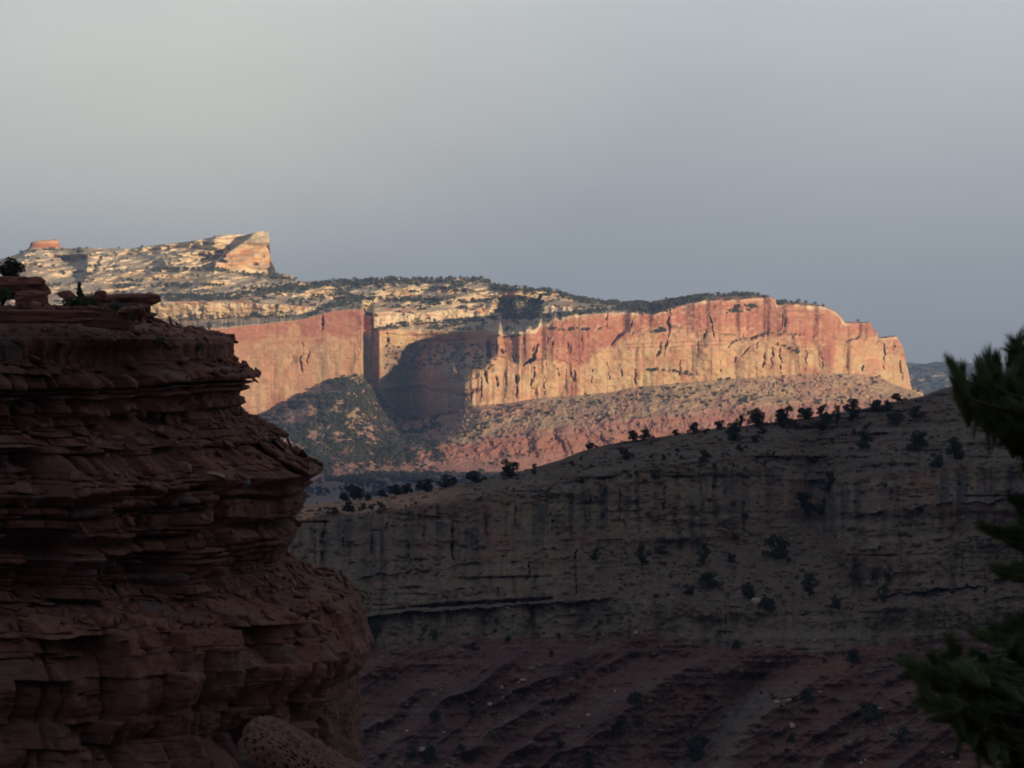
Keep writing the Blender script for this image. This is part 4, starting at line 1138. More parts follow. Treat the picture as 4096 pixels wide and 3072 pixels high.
put_rock('sandstone_slab', 432, 1282, 200, 66, 84.5, 56, 'thick red slab with a crack, right end of the top ledge', 'slab', RED2, 0.5, rot=(0, R(6), R(-8)), rough=.04, bulk=9.0)
put_rock('sandstone_slab', 560, 1258, 84, 24, 90.0, 57, 'thin red slab poking out below the jutting slab', 'slab', RED, 0.7, rough=.05, bulk=6.0)
for i, (x, y, w_, h_, rx, ry, lb, cr_) in enumerate([
    (745, 1865, 70, 42, 40, 30, 'pale pink stone plate leaning above the orange streak of scree', (0.22, 0.12, 0.095)),
    (862, 1898, 84, 22, 10, 14, 'thin tan stone sliver lying flat on the scree', (0.28, 0.20, 0.13)),
    (985, 1935, 34, 40, 0, 10, 'small grey stone block standing at the foot of the scree', (0.13, 0.12, 0.12)),
    (88, 1958, 90, 64, 8, 18, 'large tilted red block at the left edge of the cliff', (0.19, 0.10, 0.08)),
    (560, 1650, 70, 58, 12, 40, 'leaning red plate, leftmost of the three under the bedded ledge', (0.15, 0.07, 0.055)),
    (612, 1655, 66, 52, 12, 25, 'leaning red plate, middle of the three under the bedded ledge', (0.15, 0.07, 0.055)),
    (668, 1678, 72, 40, 12, 30, 'leaning red plate, rightmost of the three under the bedded ledge', (0.15, 0.07, 0.055)),
    (1060, 1790, 150, 40, 0, 34, 'long slanting red slab on the shoulder below the notch', (0.16, 0.07, 0.055)),
    (1165, 1868, 170, 34, 0, 26, 'sharp red slab forming the point of the shoulder', (0.13, 0.055, 0.042)),
    (1010, 1720, 90, 22, 0, 38, 'thin red plate standing out at the top of the shoulder', (0.13, 0.055, 0.042)),
    (1105, 1775, 110, 20, 0, 36, 'thin splintered red plate halfway down the shoulder', (0.13, 0.055, 0.042)),
]):
    p = near_pt(x, y)
    D_ = p[1] - 0.25
    put_rock('stone_plate', x, y, w_, h_, D_, 70 + i, lb, 'stone', cr_, 0.7, rot=(R(rx), R(ry), R(15 * (i % 3))), planes=8, base=ICO4, rough=0.02)

# pitted boulder low in the frame
rg = np.random.default_rng(77)
V = hull_dirs(ICO5[0], rg, 5)
V = ICO5[0] / np.power((np.abs(ICO5[0]) ** 4).sum(axis=1), 0.25)[:, None]
D_ = 64.0
m = K * D_
V = V * np.array([330 * m, 200 * m, 82 * m])
V[:, 2] += 16 * m * fbm(V[:, 0] * 1.2, V[:, 1] * 1.2, 78, 4)
gpx = V[:, 0] / 0.16 + V[:, 1] / .4; gpy = V[:, 2] / 0.07 + V[:, 1] / .11
cs_ = 0.13
gx_ = V[:, 0] / cs_ + 0.3 * V[:, 2] / cs_; gy_ = V[:, 1] / cs_ + 0.5 * V[:, 2] / cs_
pit = np.zeros(len(V), dtype=np.float32)
zero_ = np.zeros(1, np.int64)
for ox in (-1, 0, 1):
    for oy in (-1, 0, 1):
        ix_ = np.floor(gx_).astype(np.int64) + ox; iy_ = np.floor(gy_).astype(np.int64) + oy
        cx_ = ix_ + 0.15 + 0.7 * _hash(ix_, iy_, zero_, 501); cy_ = iy_ + 0.15 + 0.7 * _hash(ix_, iy_, zero_, 502)
        rr_ = 0.05 + 0.50 * _hash(ix_, iy_, zero_, 503)
        pit = np.maximum(pit, np.clip(1.15 - np.hypot(gx_ - cx_, gy_ - cy_) / rr_, 0, 1))
pit = pit * 0.62
nrm = V / np.linalg.norm(V, axis=1)[:, None]
V = V - nrm * (0.09 * sstep(0.05, 0.55, pit))[:, None] * sstep(-10 * m, 20 * m, V[:, 2])[:, None] + nrm * (0.05 * fbm(V[:, 0] / .4, V[:, 1] / .3 + V[:, 2] / .3, 504, 4))[:, None]
cpt = mixc(A3(0.140, 0.072, 0.057), A3(0.05, 0.028, 0.023), sstep(0.15, 0.5, pit))
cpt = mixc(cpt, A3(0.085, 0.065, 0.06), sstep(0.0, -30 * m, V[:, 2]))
o = link('pitted_boulder', mesh_np('pitted_boulder', V, ICO5[1], cpt), M_near)
o.location = at(1262, 3100, D_)
o.rotation_euler = (R(16), R(30), R(6))
tag(o, 'pinkish grey pitted boulder leaning at the bottom of the near cliff', 'boulder')


# ================================================================== TREES
def leaf_cloud(rg, centers, radii, n, size, flat=0.8, jit=0.35):
    """many small leaf-sized quads through the volume of each clump"""
    V, F = [], []
    k = 0
    w_ = np.array(radii) ** 2.0; w_ = w_ / w_.sum()
    cnt = rg.multinomial(n, w_)
    for c, r, m_ in zip(centers, radii, cnt):
        d = rg.normal(size=(m_, 3)); d /= np.linalg.norm(d, axis=1)[:, None]
        rad = r * rg.uniform(0.35, 1.0, m_) ** 0.5 * (1 + jit * (rg.random(m_) - .5))
        p = np.array(c) + d * rad[:, None] * np.array([1, 1, flat])
        a = rg.normal(size=(m_, 3)); a /= np.linalg.norm(a, axis=1)[:, None]
        b = np.cross(a, rg.normal(size=(m_, 3))); b /= np.linalg.norm(b, axis=1)[:, None]
        s = size * rg.uniform(0.6, 1.5, m_)[:, None]
        q = np.stack([p - a * s, p + b * s * .6, p + a * s, p - b * s * .6], 1)
        V.append(q.reshape(-1, 3))
        f = np.arange(m_ * 4).reshape(-1, 4) + k
        F.append(f); k += m_ * 4
    return np.vstack(V), np.vstack(F)


def tube(pts, rad, ns=6):
    V, F = [], []
    pts = np.array(pts, float)
    for i, (p, r) in enumerate(zip(pts, rad)):
        t = pts[min(i + 1, len(pts) - 1)] - pts[max(i - 1, 0)]
        t /= np.linalg.norm(t) + 1e-9
        u = np.cross(t, [0.3, 1, 0.2]); u /= np.linalg.norm(u); v = np.cross(t, u)
        for k in range(ns):
            a = 2 * math.pi * k / ns
            V.append(p + r * (math.cos(a) * u + math.sin(a) * v))
    for i in range(len(pts) - 1):
        for k in range(ns):
            a = i * ns + k; b = i * ns + (k + 1) % ns
            F.append((a, b, b + ns, a + ns))
    return np.array(V), np.array(F)


def join(parts):
    V, F, k = [], [], 0
    for v, f in parts:
        V.append(v); F.append(f + k); k += len(v)
    return np.vstack(V), np.vstack(F)


def juniper_meshes(seed, shape='round'):
    """unit tree: width about 1, height about 0.9 (round) or 1.4 (tall)"""
    rg = np.random.default_rng(seed)
    hh = {'round': 0.85, 'tall': 1.45, 'low': 0.5}[shape]
    cs, rs_, limbs = [], [], []
    nb_ = {'round': 17, 'tall': 18, 'low': 13}[shape]
    trunk_top = np.array([rg.uniform(-.08, .08), rg.uniform(-.08, .08), hh * 0.55])
    limbs.append(tube([(0, 0, -0.08), (0.02, 0.01, hh * .2), trunk_top], [0.055, 0.045, 0.02]))
    for i in range(nb_):
        a = rg.uniform(0, 6.28); z = hh * (0.12 + 0.78 * (i + rg.random()) / nb_)
        wz = math.sin(math.pi * min(1, (z / hh) * 0.80 + 0.15)) ** 0.6
        rr = rg.uniform(0.06, 0.42) * wz
        c = np.array([rr * math.cos(a), rr * math.sin(a), z])
        cs.append(c); rs_.append(rg.uniform(0.09, 0.19) * (1.0 if shape != 'low' else 0.8))
        st = np.array([0, 0, hh * rg.uniform(.05, .4)])
        limbs.append(tube([st, (st + c) / 2 + [0, 0, -0.03], c], [0.03, 0.02, 0.008], 5))
    V, F = leaf_cloud(rg, cs, rs_, {'round': 2300, 'tall': 2600, 'low': 1500}[shape], 0.032)
    crown = mesh_np('crown', V, F)
    crown.materials.append(M_jun)
    tv, tf = join(limbs)
    trunk = mesh_np('trunk', tv, tf)
    trunk.materials.append(M_bark)
    return crown, trunk


JR = [juniper_meshes(s) for s in (1, 2, 3, 4, 5)]
JT = [juniper_meshes(s, 'tall') for s in (11, 12, 13)]
JL = [juniper_meshes(s, 'low') for s in (21, 22, 23)]


def plant(name, p, wd, ht, kit, hk, rot, label, cat, group=None, part='crown', sink=0.05):
    e = bpy.data.objects.new(name, None)
    C.objects.link(e)
    e.empty_display_size = 0.5
    e.location = (p[0], p[1], p[2] - sink)
    e.rotation_euler = (0, 0, rot)
    e.scale = (wd, wd, ht / hk)
    for nm, me in (('crown', kit[0]), ('trunk', kit[1])):
        c = bpy.data.objects.new(nm, me); C.objects.link(c); c.parent = e
    tag(e, label, cat, group)
    return e


# (x, base row, width, height, label)
named = [
    (2042, 1912, 84, 66, 'big round juniper alone on the skyline of the canyon rim'),
    (2137, 1868, 22, 16, 'tiny shrub on the skyline right of the big round juniper'),
    (1903, 1932, 78, 48, 'double juniper on the rim left of the big round one'),
    (1782, 1950, 82, 50, 'wide juniper on the rim, third left from the big round one'),
    (1706, 1968, 76, 52, 'dark juniper where the orange flat meets the rim'),
    (1580, 1976, 70, 42, 'left tree of the dense clump at the edge of the orange flat'),
    (1628, 1975, 60, 40, 'right tree of the dense clump at the edge of the orange flat'),
    (1523, 1979, 42, 28, 'small juniper behind the orange flat, left of the clump'),
    (1415, 1990, 80, 58, 'tallest dark juniper left of the orange flat'),
    (1383, 2004, 66, 34, 'low juniper against the tallest one left of the flat'),
    (1472, 2002, 34, 26, 'small round juniper just right of the tallest at the flat'),
    (1545, 1988, 18, 12, 'tiny shrub in the middle of the orange flat'),
    (1447, 2040, 30, 26, 'left of three little round shrubs on the cliff edge'),
    (1487, 2038, 28, 24, 'middle of three little round shrubs on the cliff edge'),
    (1520, 2035, 32, 30, 'right of three little round shrubs on the cliff edge'),
    (1390, 2046, 66, 30, 'spreading shrub on the cliff edge left of the three round ones'),
    (1335, 2054, 60, 28, 'spreading shrub nearest the red cliff on the canyon edge'),
    (2365, 1786, 48, 24, 'low wide shrub high on the rising skyline'),
    (2529, 1762, 46, 40, 'left of a pair of round junipers on the skyline'),
    (2573, 1757, 50, 38, 'right of a pair of round junipers on the skyline'),
    (2612, 1752, 14, 10, 'tiny shrub right of the pair of skyline junipers'),
    (2498, 1838, 58, 50, 'juniper on the slope below the skyline pair'),
    (2706, 1740, 34, 22, 'small bush halfway between skyline pair and cluster'),
    (2775, 1732, 52, 40, 'round juniper alone on the skyline left of the cluster'),
    (2873, 1716, 50, 34, 'low bushy juniper on the skyline before the taller ones'),
    (2963, 1702, 34, 40, 'narrow juniper rising behind a wide dark one'),
    (2941, 1762, 82, 72, 'wide dark juniper just below the skyline'),
    (3021, 1702, 82, 66, 'domed juniper on the skyline with bare ground right of it'),
    (3129, 1706, 92, 74, 'broad juniper leaning left on the skyline'),
    (3216, 1664, 84, 42, 'low spreading juniper on the skyline with open trunks'),
    (3285, 1668, 46, 46, 'upright juniper right of the low spreading one'),
    (3292, 1724, 84, 66, 'bulky juniper below the upright one on the slope'),
    (3346, 1700, 38, 72, 'slim tall juniper on the skyline'),
    (3408, 1688, 76, 88, 'tallest rounded juniper on the skyline'),
    (3528, 1650, 92, 50, 'wide low juniper on the skyline near the far mesa end'),
    (3592, 1607, 54, 34, 'small juniper on the skyline right of the wide low one'),
    (3448, 1792, 76, 64, 'grey green juniper in the middle of the upper slope'),
    (3578, 1700, 74, 48, 'juniper on the slope under the wide low skyline one'),
    (3660, 1672, 64, 48, 'juniper close under the skyline left of the pine tuft'),
    (2811, 1852, 56, 50, 'round juniper on the slope above the banded cliff'),
    (2710, 1809, 24, 18, 'little shrub on the slope left of the round juniper'),
    (3017, 1770, 42, 30, 'low shrub under the domed skyline juniper'),
    (2963, 1800, 52, 22, 'flat shrub on the slope below the wide dark juniper'),
    (2616, 1915, 48, 36, 'shrub on the cliff brink below the skyline pair'),
    (3672, 1802, 96, 74, 'large juniper on the upper slope left of the pine'),
    (3817, 1832, 90, 80, 'large dim juniper on the slope behind the pine'),
    (3752, 1872, 66, 56, 'juniper between the two large ones on the right slope'),
    (3318, 1975, 76, 84, 'tall juniper in the upper end of the cliff gully'),
    (3224, 2045, 86, 72, 'bushy juniper low in the cliff gully, left side'),
    (3285, 2060, 60, 62, 'bushy juniper low in the cliff gully, right side'),
    (3050, 1735, 40, 26, 'low shrub left of the bulky juniper'),
    (2977, 2074, 36, 24, 'small shrub on a ledge of the banded cliff'),
    (3105, 2235, 96, 92, 'large juniper at the top of the wooded talus'),
    (2818, 2262, 62, 84, 'upright juniper on the wooded talus, left of centre'),
    (2927, 2250, 40, 36, 'small juniper on the talus right of the upright one'),
    (2566, 2266, 62, 84, 'upright juniper at the left end of the wooded talus'),
    (2640, 2220, 48, 36, 'small juniper at the left end of the wooded talus'),
    (3237, 2384, 74, 84, 'dark pointed juniper on the lower talus'),
    (3340, 2436, 50, 52, 'round shrub right of the dark pointed juniper'),
    (3535, 2408, 50, 72, 'narrow juniper at the foot of the right hand cliff'),
    (3060, 2432, 88, 48, 'wide shrub above the lowest ledge of the talus'),
    (2990, 2390, 60, 62, 'juniper left of the wide shrub on the lower talus'),
    (2846, 2352, 92, 60, 'broad juniper on the slope under the small cliff band'),
    (2760, 2380, 60, 40, 'shrub left of the broad juniper on the lower slope'),
    (3943, 2376, 24, 28, 'little pointed shrub far right above the yellow ledge'),
    (3811, 2374, 24, 20, 'little shrub above the yellow ledge behind the pine'),
    (2543, 2838, 76, 70, 'round dark shrub on the red slope in the centre'),
    (3229, 2796, 54, 38, 'shrub on the crest of the right hand red ridge'),
    (3472, 2886, 96, 74, 'wide dark shrub on the red slope beside the pine'),
    (3167, 2968, 42, 38, 'round grey shrub under the square pale rock'),
    (3413, 2646, 68, 50, 'shrub at the top of the right hand red slope'),
    (2790, 3036, 100, 92, 'large dark shrub in the pale gully at the bottom'),
    (3600, 2956, 66, 50, 'shrub on the red slope just left of the pine'),
    (2942, 2596, 42, 36, 'shrub at the head of the gully between red ridges'),
    (2555, 2906, 40, 30, 'small shrub below the round dark one in the centre'),
    (1498, 2562, 52, 66, 'dark upright shrub on the yellow bench by the red cliff'),
    (1733, 2562, 32, 42, 'narrow shrub on the yellow bench, second from the red cliff'),
    (1700, 2524, 24, 16, 'tiny shrub above the narrow one on the yellow bench'),
    (1958, 2418, 48, 16, 'flat shrub in the dark undercut of the tall cliff'),
    (1741, 2886, 56, 46, 'dim shrub on the lower red slope beside the near cliff'),
    (1892, 2860, 42, 26, 'small shrub on the lower red slope, left of centre'),
    (1892, 2602, 46, 34, 'grey shrub where the yellow bench turns red'),
    (2455, 2946, 92, 82, 'biggest shrub low on the red slope'),
    (2238, 2998, 52, 40, 'shrub at the bottom left of the biggest one'),
    (1720, 3050, 66, 66, 'left of three shrubs in the bottom corner by the cliff'),
    (1650, 3030, 54, 44, 'low shrub nearest the near cliff at the bottom'),
    (1858, 3045, 76, 70, 'right of three shrubs in the bottom corner by the cliff'),
    (2352, 3066, 56, 46, 'shrub cut by the bottom edge left of the gully'),
    (2030, 2566, 30, 22, 'tiny shrub on the bench under the long undercut'),
    (2380, 2240, 40, 44, 'dark shrub in the shadowy corner of the tall cliff'),
]
for i, (x, y, w_, h_, lb) in enumerate(named):
    p, D_ = on_sheet(mid_main, x, y, 14)
    m = K * D_
    ar = h_ / w_
    kit, hk = (random.choice(JT), 1.5) if ar > 1.05 else ((random.choice(JL), 0.6) if ar < 0.55 else (random.choice(JR), 0.95))
    nm = 'juniper_tree' if h_ > 30 else 'juniper_shrub'
    plant(nm, p, w_ * m * 1.25, h_ * m * 1.2, kit, hk, random.uniform(0, 6.28), lb, 'tree' if h_ > 30 else 'shrub', 'junipers and shrubs on the shaded canyon side')
# small scattered shrubs, all alike
zones = [(1900, 2600, 1800, 2000, 26), (2600, 3760, 1650, 1880, 84), (2450, 3450, 2200, 2440, 34), (3480, 4000, 2330, 2400, 8), (1500, 2500, 2470, 2570, 16), (1600, 3900, 2620, 3060, 46), (2400, 3200, 1880, 2100, 14), (3300, 4000, 1900, 2200, 22), (1260, 1700, 2000, 2060, 10)]
txt = ['little grey green shrub scattered on the canyon rim, like its neighbours', 'little dark shrub dotted over the upper slope, like its neighbours', 'little shrub among the boulders of the wooded talus', 'little shrub on the shelf above the yellow ledge', 'little shrub on the yellow bench', 'little shrub on the shaded red slope', 'little shrub on ledges of the banded cliff', 'little shrub on ledges of the right hand cliff', 'little shrub on the orange flat']
for zi, (x0, x1, y0, y1, n) in enumerate(zones):
    for q in range(n):
        x = random.uniform(x0, x1); y = random.uniform(y0, y1)
        c = int(np.searchsorted(mid_main.xs, x))
        if y < mid_main.y[-1, min(c, len(mid_main.xs) - 1)] + 4:
            continue
        p, D_ = on_sheet(mid_main, x, y, 14)
        w_ = random.choice([12, 15, 18, 22, 28]); h_ = w_ * random.uniform(.55, .95)
        m = K * D_
        plant('shrub', p, w_ * m, h_ * m, random.choice(JL + JR[:2]), 0.75, random.uniform(0, 6.28), txt[zi], 'shrub', 'small shrubs ' + ['of the rim', 'of the upper slope', 'of the talus', 'of the shelf', 'of the yellow bench', 'of the red slope', 'of the banded cliff', 'of the right cliff', 'of the orange flat'][zi])

# pale boulders dotted down the red slope
bl = [(2005, 2752, 24, 18), (1958, 2818, 26, 24), (2094, 2722, 34, 14), (2072, 2730, 14, 12), (1763, 2758, 14, 8), (1775, 2930, 24, 10), (2460, 2768, 22, 18), (2353, 2862, 26, 14), (2320, 2907, 26, 12), (3163, 2903, 36, 22), (3518, 2835, 24, 16), (3150, 2800, 34, 14), (3105, 2808, 24, 12), (1690, 3000, 40, 26), (1628, 2925, 20, 10), (2040, 2770, 12, 8), (2160, 2660, 10, 8), (2010, 2788, 12, 7), (1990, 2760, 8, 6), (2870, 2905, 16, 10), (2665, 2872, 10, 8), (2540, 2530, 26, 12), (3025, 2408, 60, 34), (2760, 2350, 26, 14), (2590, 2450, 18, 10), (3800, 3030, 26, 16), (3770, 3010, 20, 14), (3830, 3050, 22, 14), (3440, 3052, 22, 12), (3460, 3040, 14, 9), (2620, 3050, 12, 8), (1780, 2538, 12, 7), (1600, 2510, 16, 8), (2120, 2530, 14, 8), (2410, 2536, 14, 9), (3260, 2560, 14, 8), (1880, 2915, 10, 8), (2240, 2830, 9, 7)]
BM = [block_mesh('boulder', (1, 1, 1), 900 + s, (0.48, 0.37, 0.27), ICO2, 10, 0.03) for s in range(5)]
for me in BM:
    me.materials.append(M_mid)
big_lab = {0: 'pale tan boulder, roundest on the red slope left of centre', 1: 'pale pointed boulder below the roundest one on the red slope', 2: 'long pale boulder in the line of fallen rocks', 9: 'square pale boulder on the right hand red slope', 10: 'pale boulder on the red slope close to the pine', 13: 'large brown boulder at the bottom by the near cliff', 22: 'slanting pale boulder resting on the small ledge under the junipers', 6: 'pale boulder high in the streak of debris on the red slope', 7: 'pale boulder in the middle of the debris streak', 8: 'pale flat boulder low in the debris streak', 11: 'long pale rock at the crest of the right hand red ridge'}
for i, (x, y, w_, h_) in enumerate(bl):
    p, D_ = on_sheet(mid_main, x, y, 14)
    o = bpy.data.objects.new('fallen_boulder', random.choice(BM)); C.objects.link(o)
    m = K * D_
    o.location = (p[0], p[1] - w_ * m * .15, p[2])
    o.scale = (w_ * m, w_ * m * .8, h_ * m * 1.1)
    o.rotation_euler = (random.uniform(-.2, .2), random.uniform(-.2, .2), random.uniform(0, 6))
    tag(o, big_lab.get(i, 'small pale fallen rock on the shaded canyon slope, like many others'), 'boulder', 'pale fallen boulders on the canyon slope')
# finer scree on the canyon slopes
def scree(name, sheet, n, pfun, smin, smax, cols, mat, label, seed, r0=0):
    rg = np.random.default_rng(seed)
    Pn = sheet.P[r0:-1:2, ::2]; yy = sheet.y[r0:-1:2, ::2]; xx = np.broadcast_to(sheet.xs[::2], yy.shape)
    pr = pfun(xx, yy) * np.abs(np.gradient(yy, axis=0))
    pr = np.clip(pr, 0, None).ravel(); pr = pr / pr.sum()
    ids = rg.choice(pr.size, n, p=pr)
    P_ = Pn.reshape(-1, 3)[ids]
    b, f = ICO1
    s = smin + (smax - smin) * rg.random(n) ** 3
    sc3 = np.stack([s * rg.uniform(.8, 1.5, n), s * rg.uniform(.7, 1.2, n), s * rg.uniform(.4, .8, n)], -1)
    jit_ = 1 + 0.35 * (rg.random((n, len(b), 1)) - .5)
    V = b[None] * jit_ * sc3[:, None, :] + P_[:, None, :]
    F = f[None] + (np.arange(n) * len(b))[:, None, None]
    cl2 = np.array(cols)[rg.integers(0, len(cols), n)] * rg.uniform(.75, 1.2, n)[:, None]
    cl2 = np.repeat(cl2, len(b), axis=0)
    o_ = link(name, mesh_np(name, V.reshape(-1, 3), F.reshape(-1, 3), cl2), mat)
    tag(o_, label, 'scree', kind='stuff')
    return o_


scree('scree', mid_main, 9000, lambda x, y: 0.15 + sstep(0, .5, fbm(x / 60, y / 40, 401, 3)) + 1.2 * (y < ipt(N[5][0], x)) + 1.2 * ((y > ipt(N[4][0], x)) & (y < ipt(N[3][0], x))),
      0.08, 0.75, [(0.15, 0.12, 0.095), (0.13, 0.082, 0.062), (0.11, 0.068, 0.056), (0.19, 0.145, 0.105)], M_mid, 'broken stones strewn over the shaded canyon slopes', 402, 14)
scree('talus_blocks', mesa_main, 3000, lambda x, y: np.where(y > ipt(L[2][0], x), 0.25 + sstep(0, .4, fbm(x / 40, y / 30, 403, 3)) + 1.5 * sstep(1800, 1300, x), 0.0),
      0.5, 2.8, [(0.35, 0.25, 0.175), (0.30, 0.20, 0.155), (0.29, 0.165, 0.13)], M_far, 'fallen blocks strewn over the sunlit talus below the mesa', 404)

# ------------------------------------------------------------------ woodland of the far mesa (many thousands of small trees)
def woodland(name, pts, sizes, label, seed, nleaf=26, mat=M_farjun):
    rg = np.random.default_rng(seed)
    T_ = []
    for s in range(6):
        d = rg.normal(size=(nleaf, 3)); d /= np.linalg.norm(d, axis=1)[:, None]
        p = d * rg.uniform(0.25, 0.5, nleaf)[:, None] * [1, 1, .85] + [0, 0, .42]
        a = rg.normal(size=(nleaf, 3)); a /= np.linalg.norm(a, axis=1)[:, None]
        b = np.cross(a, d); b /= np.linalg.norm(b, axis=1)[:, None]
        q = np.stack([p - a * .2, p + b * .17, p + a * .2, p - b * .17], 1)
        T_.append(q.reshape(-1, 3))
    T_ = np.array(T_)
    n = len(pts)
    k = rg.integers(0, 6, n); an = rg.uniform(0, 6.28, n)
    V = T_[k]
    ca, sa = np.cos(an)[:, None], np.sin(an)[:, None]
    X_ = V[..., 0] * ca - V[..., 1] * sa; Y_ = V[..., 0] * sa + V[..., 1] * ca
    V = np.stack([X_, Y_, V[..., 2]], -1) * (sizes[:, None, None] * np.array([1, 1, .95]))
    V = V + pts[:, None, :]
    F = np.arange(n * nleaf * 4).reshape(-1, 4)
    o_ = link(name, mesh_np(name, V.reshape(-1, 3), F), mat)
    tag(o_, label, 'woodland', kind='stuff')
    return o_


def polyband(x, y, pts, ht):
    p = np.array(pts, float)
    yc = np.interp(x, p[:, 0], p[:, 1], left=-999, right=-999)
    return sstep(ht * 1.25, ht * 0.6, np.abs(y - yc))


def far_density(x, y):
    n1 = fbm(x / 60, y / 11, 411, 4); n2 = fbm(x / 20, y / 8, 412, 3)
    upz = (y < ipt(L[5][0], x) - 2)
    d = np.where(upz, np.where(x < 1250, 0.5, 0.85) * sstep(0.05, 0.4, n1 + 0.4 * n2), 0)
    d = d * np.where(y < ipt(L[9][0], x), 0.55, 1.0) * (1 - 0.85 * ((y < ipt(L[6][0], x)) & (y > ipt(L[7][0], x)) & (x < 2400)))
    # the fin and the bare domes stay bare
    d = d * (1 - 0.92 * ((x > 860) & (x < 1120) & (y < 1095)))
    d = np.where((x < 860) & (y < 1060), d * 0.4, d)
    e = 0
    for pts, ht, s in [([(540, 1192), (900, 1192), (1080, 1165), (1250, 1145), (1500, 1128), (1850, 1120), (1960, 1125)], 13, 2.6),
                       ([(1960, 1146), (2200, 1172), (2400, 1208), (2600, 1226), (2820, 1192)], 15, 2.6),
                       ([(2450, 1225), (2620, 1245), (2700, 1225)], 14, 3.0),
                       ([(1230, 1262), (1300, 1235), (1350, 1215), (1500, 1200), (1700, 1208), (1900, 1206), (2030, 1205)], 9, 1.8),
                       ([(1530, 1312), (1700, 1292), (1900, 1280), (2100, 1270), (2260, 1260), (2420, 1242)], 8, 2.2),
                       ([(2020, 1240), (2165, 1240)], 38, 2.4),
                       ([(600, 1275), (900, 1268), (1180, 1262)], 13, 1.0),
                       ([(600, 1082), (850, 1078), (1000, 1100), (1180, 1120)], 7, 1.6),
                       ([(80, 1010), (240, 998), (330, 1010)], 5, 1.5), ([(440, 1150), (900, 1140)], 6, 1.3),
                       ([(2800, 1188), (2980, 1178), (3070, 1186)], 6, 2.5), ([(3100, 1210), (3200, 1208), (3300, 1224)], 3, 2.5),
                       ([(2930, 1232), (3030, 1225)], 6, 2.4), ([(2900, 1250), (3010, 1240)], 5, 2.0),
                       ([(2590, 1485), (2640, 1482), (2790, 1502)], 5, 2.0), ([(3100, 1385), (3180, 1402), (3200, 1420)], 7, 1.6), ([(2600, 1330), (2670, 1320)], 7, 1.8),
                       ([(2200, 1320), (2440, 1320)], 6, 1.0), ([(1980, 1355), (2130, 1345)], 5, 1.2)]:
        e = e + s * polyband(x, y, pts, ht) * np.clip(0.7 + 0.9 * n2, 0, 1)
    low_ = y > ipt(L[2][0], x)
    t = np.where(low_, 0.20 * sstep(0.0, 0.5, n2 + 0.5 * fbm(x / 80, y / 40, 413, 3)), 0)
    t = t * np.where(y > ipt(L[1][0], x), 0.5, 1.0) * np.where(x > 2000, 1.0, 1.3)
    lw = np.where(low_ & (x < 1760), 1.9 * np.clip(0.35 + fbm(x / 50, y / 30, 414, 3), 0, 1) * sstep(1900, 1860, y), 0)
    lw = lw + np.where(low_, 1.5 * sstep(1270, 1340, x + 0.12 * (1700 - y)) * sstep(1640, 1560, x) * sstep(1875, 1840, y) * np.clip(0.6 + fbm(x / 40, y / 26, 417, 3), 0, 1), 0)
    lw = lw + np.where(low_, 1.6 * polyband(x, y, [(1150, 1880), (1250, 1840), (1330, 1880)], 45), 0) * (x < 1400)
    al = np.where((x > 1530) & (x < 1980) & (y < 1480) & (y > 1375), 0.28, 0)
    return d + e + t + lw + al


rg = np.random.default_rng(415)
yy = mesa_main.y; xx = np.broadcast_to(mesa_main.xs, yy.shape)
pr = far_density(xx, yy) * np.abs(np.gradient(yy, axis=0))
pr = np.clip(pr, 0, None).ravel()
ntree = int(min(18000, pr.sum() * 2.8 / 62.0))
ids = rg.choice(pr.size, ntree, p=pr / pr.sum())
pts = mesa_main.P.reshape(-1, 3)[ids] + rg.normal(size=(ntree, 3)) * [1, .5, 0]
woodland('pinyon_woodland', pts, rg.uniform(2.8, 5.8, ntree) * (pts[:, 1] / 4600) ** 0.8, 'dark pinyon and juniper woodland dotting the benches and talus of the far mesa', 416)

# belts of trees on the plain below the mesa: the larger ones one by one, the rest as a mass
def plain_pts(n, seed, y0, y1, x0=1130, x1=2250):
    rg = np.random.default_rng(seed)
    out = []
    while len(out) < n:
        x = rg.uniform(x0, x1); y = rg.uniform(y0, y1)
        if vnoise(np.array([x / 70]), np.array([y / 10]), 420)[0] + 0.25 * rg.normal() > -0.15:
            D_ = 185.0 / ((y - HY) * K)
            out.append(((x - 2048) * K * D_, D_, -185.5))
    return np.array(out)


pp = plain_pts(1500, 421, 1893, 1935)
woodland('treeline', pp, np.random.default_rng(422).uniform(3, 6.5, len(pp)), 'dense belt of dark trees along the foot of the far mesa', 423)
pp = plain_pts(190, 424, 1905, 1992, 1170, 1800)
rg = np.random.default_rng(425)
kits = JR
for p in pp:
    s = rg.uniform(4.5, 7.0)
    plant('plain_juniper', p, s, s * .85, kits[rg.integers(0, 5)], 0.95, rg.uniform(0, 6), 'small dark juniper standing on the shaded plain beyond the canyon', 'tree', 'junipers on the plain beyond the canyon')
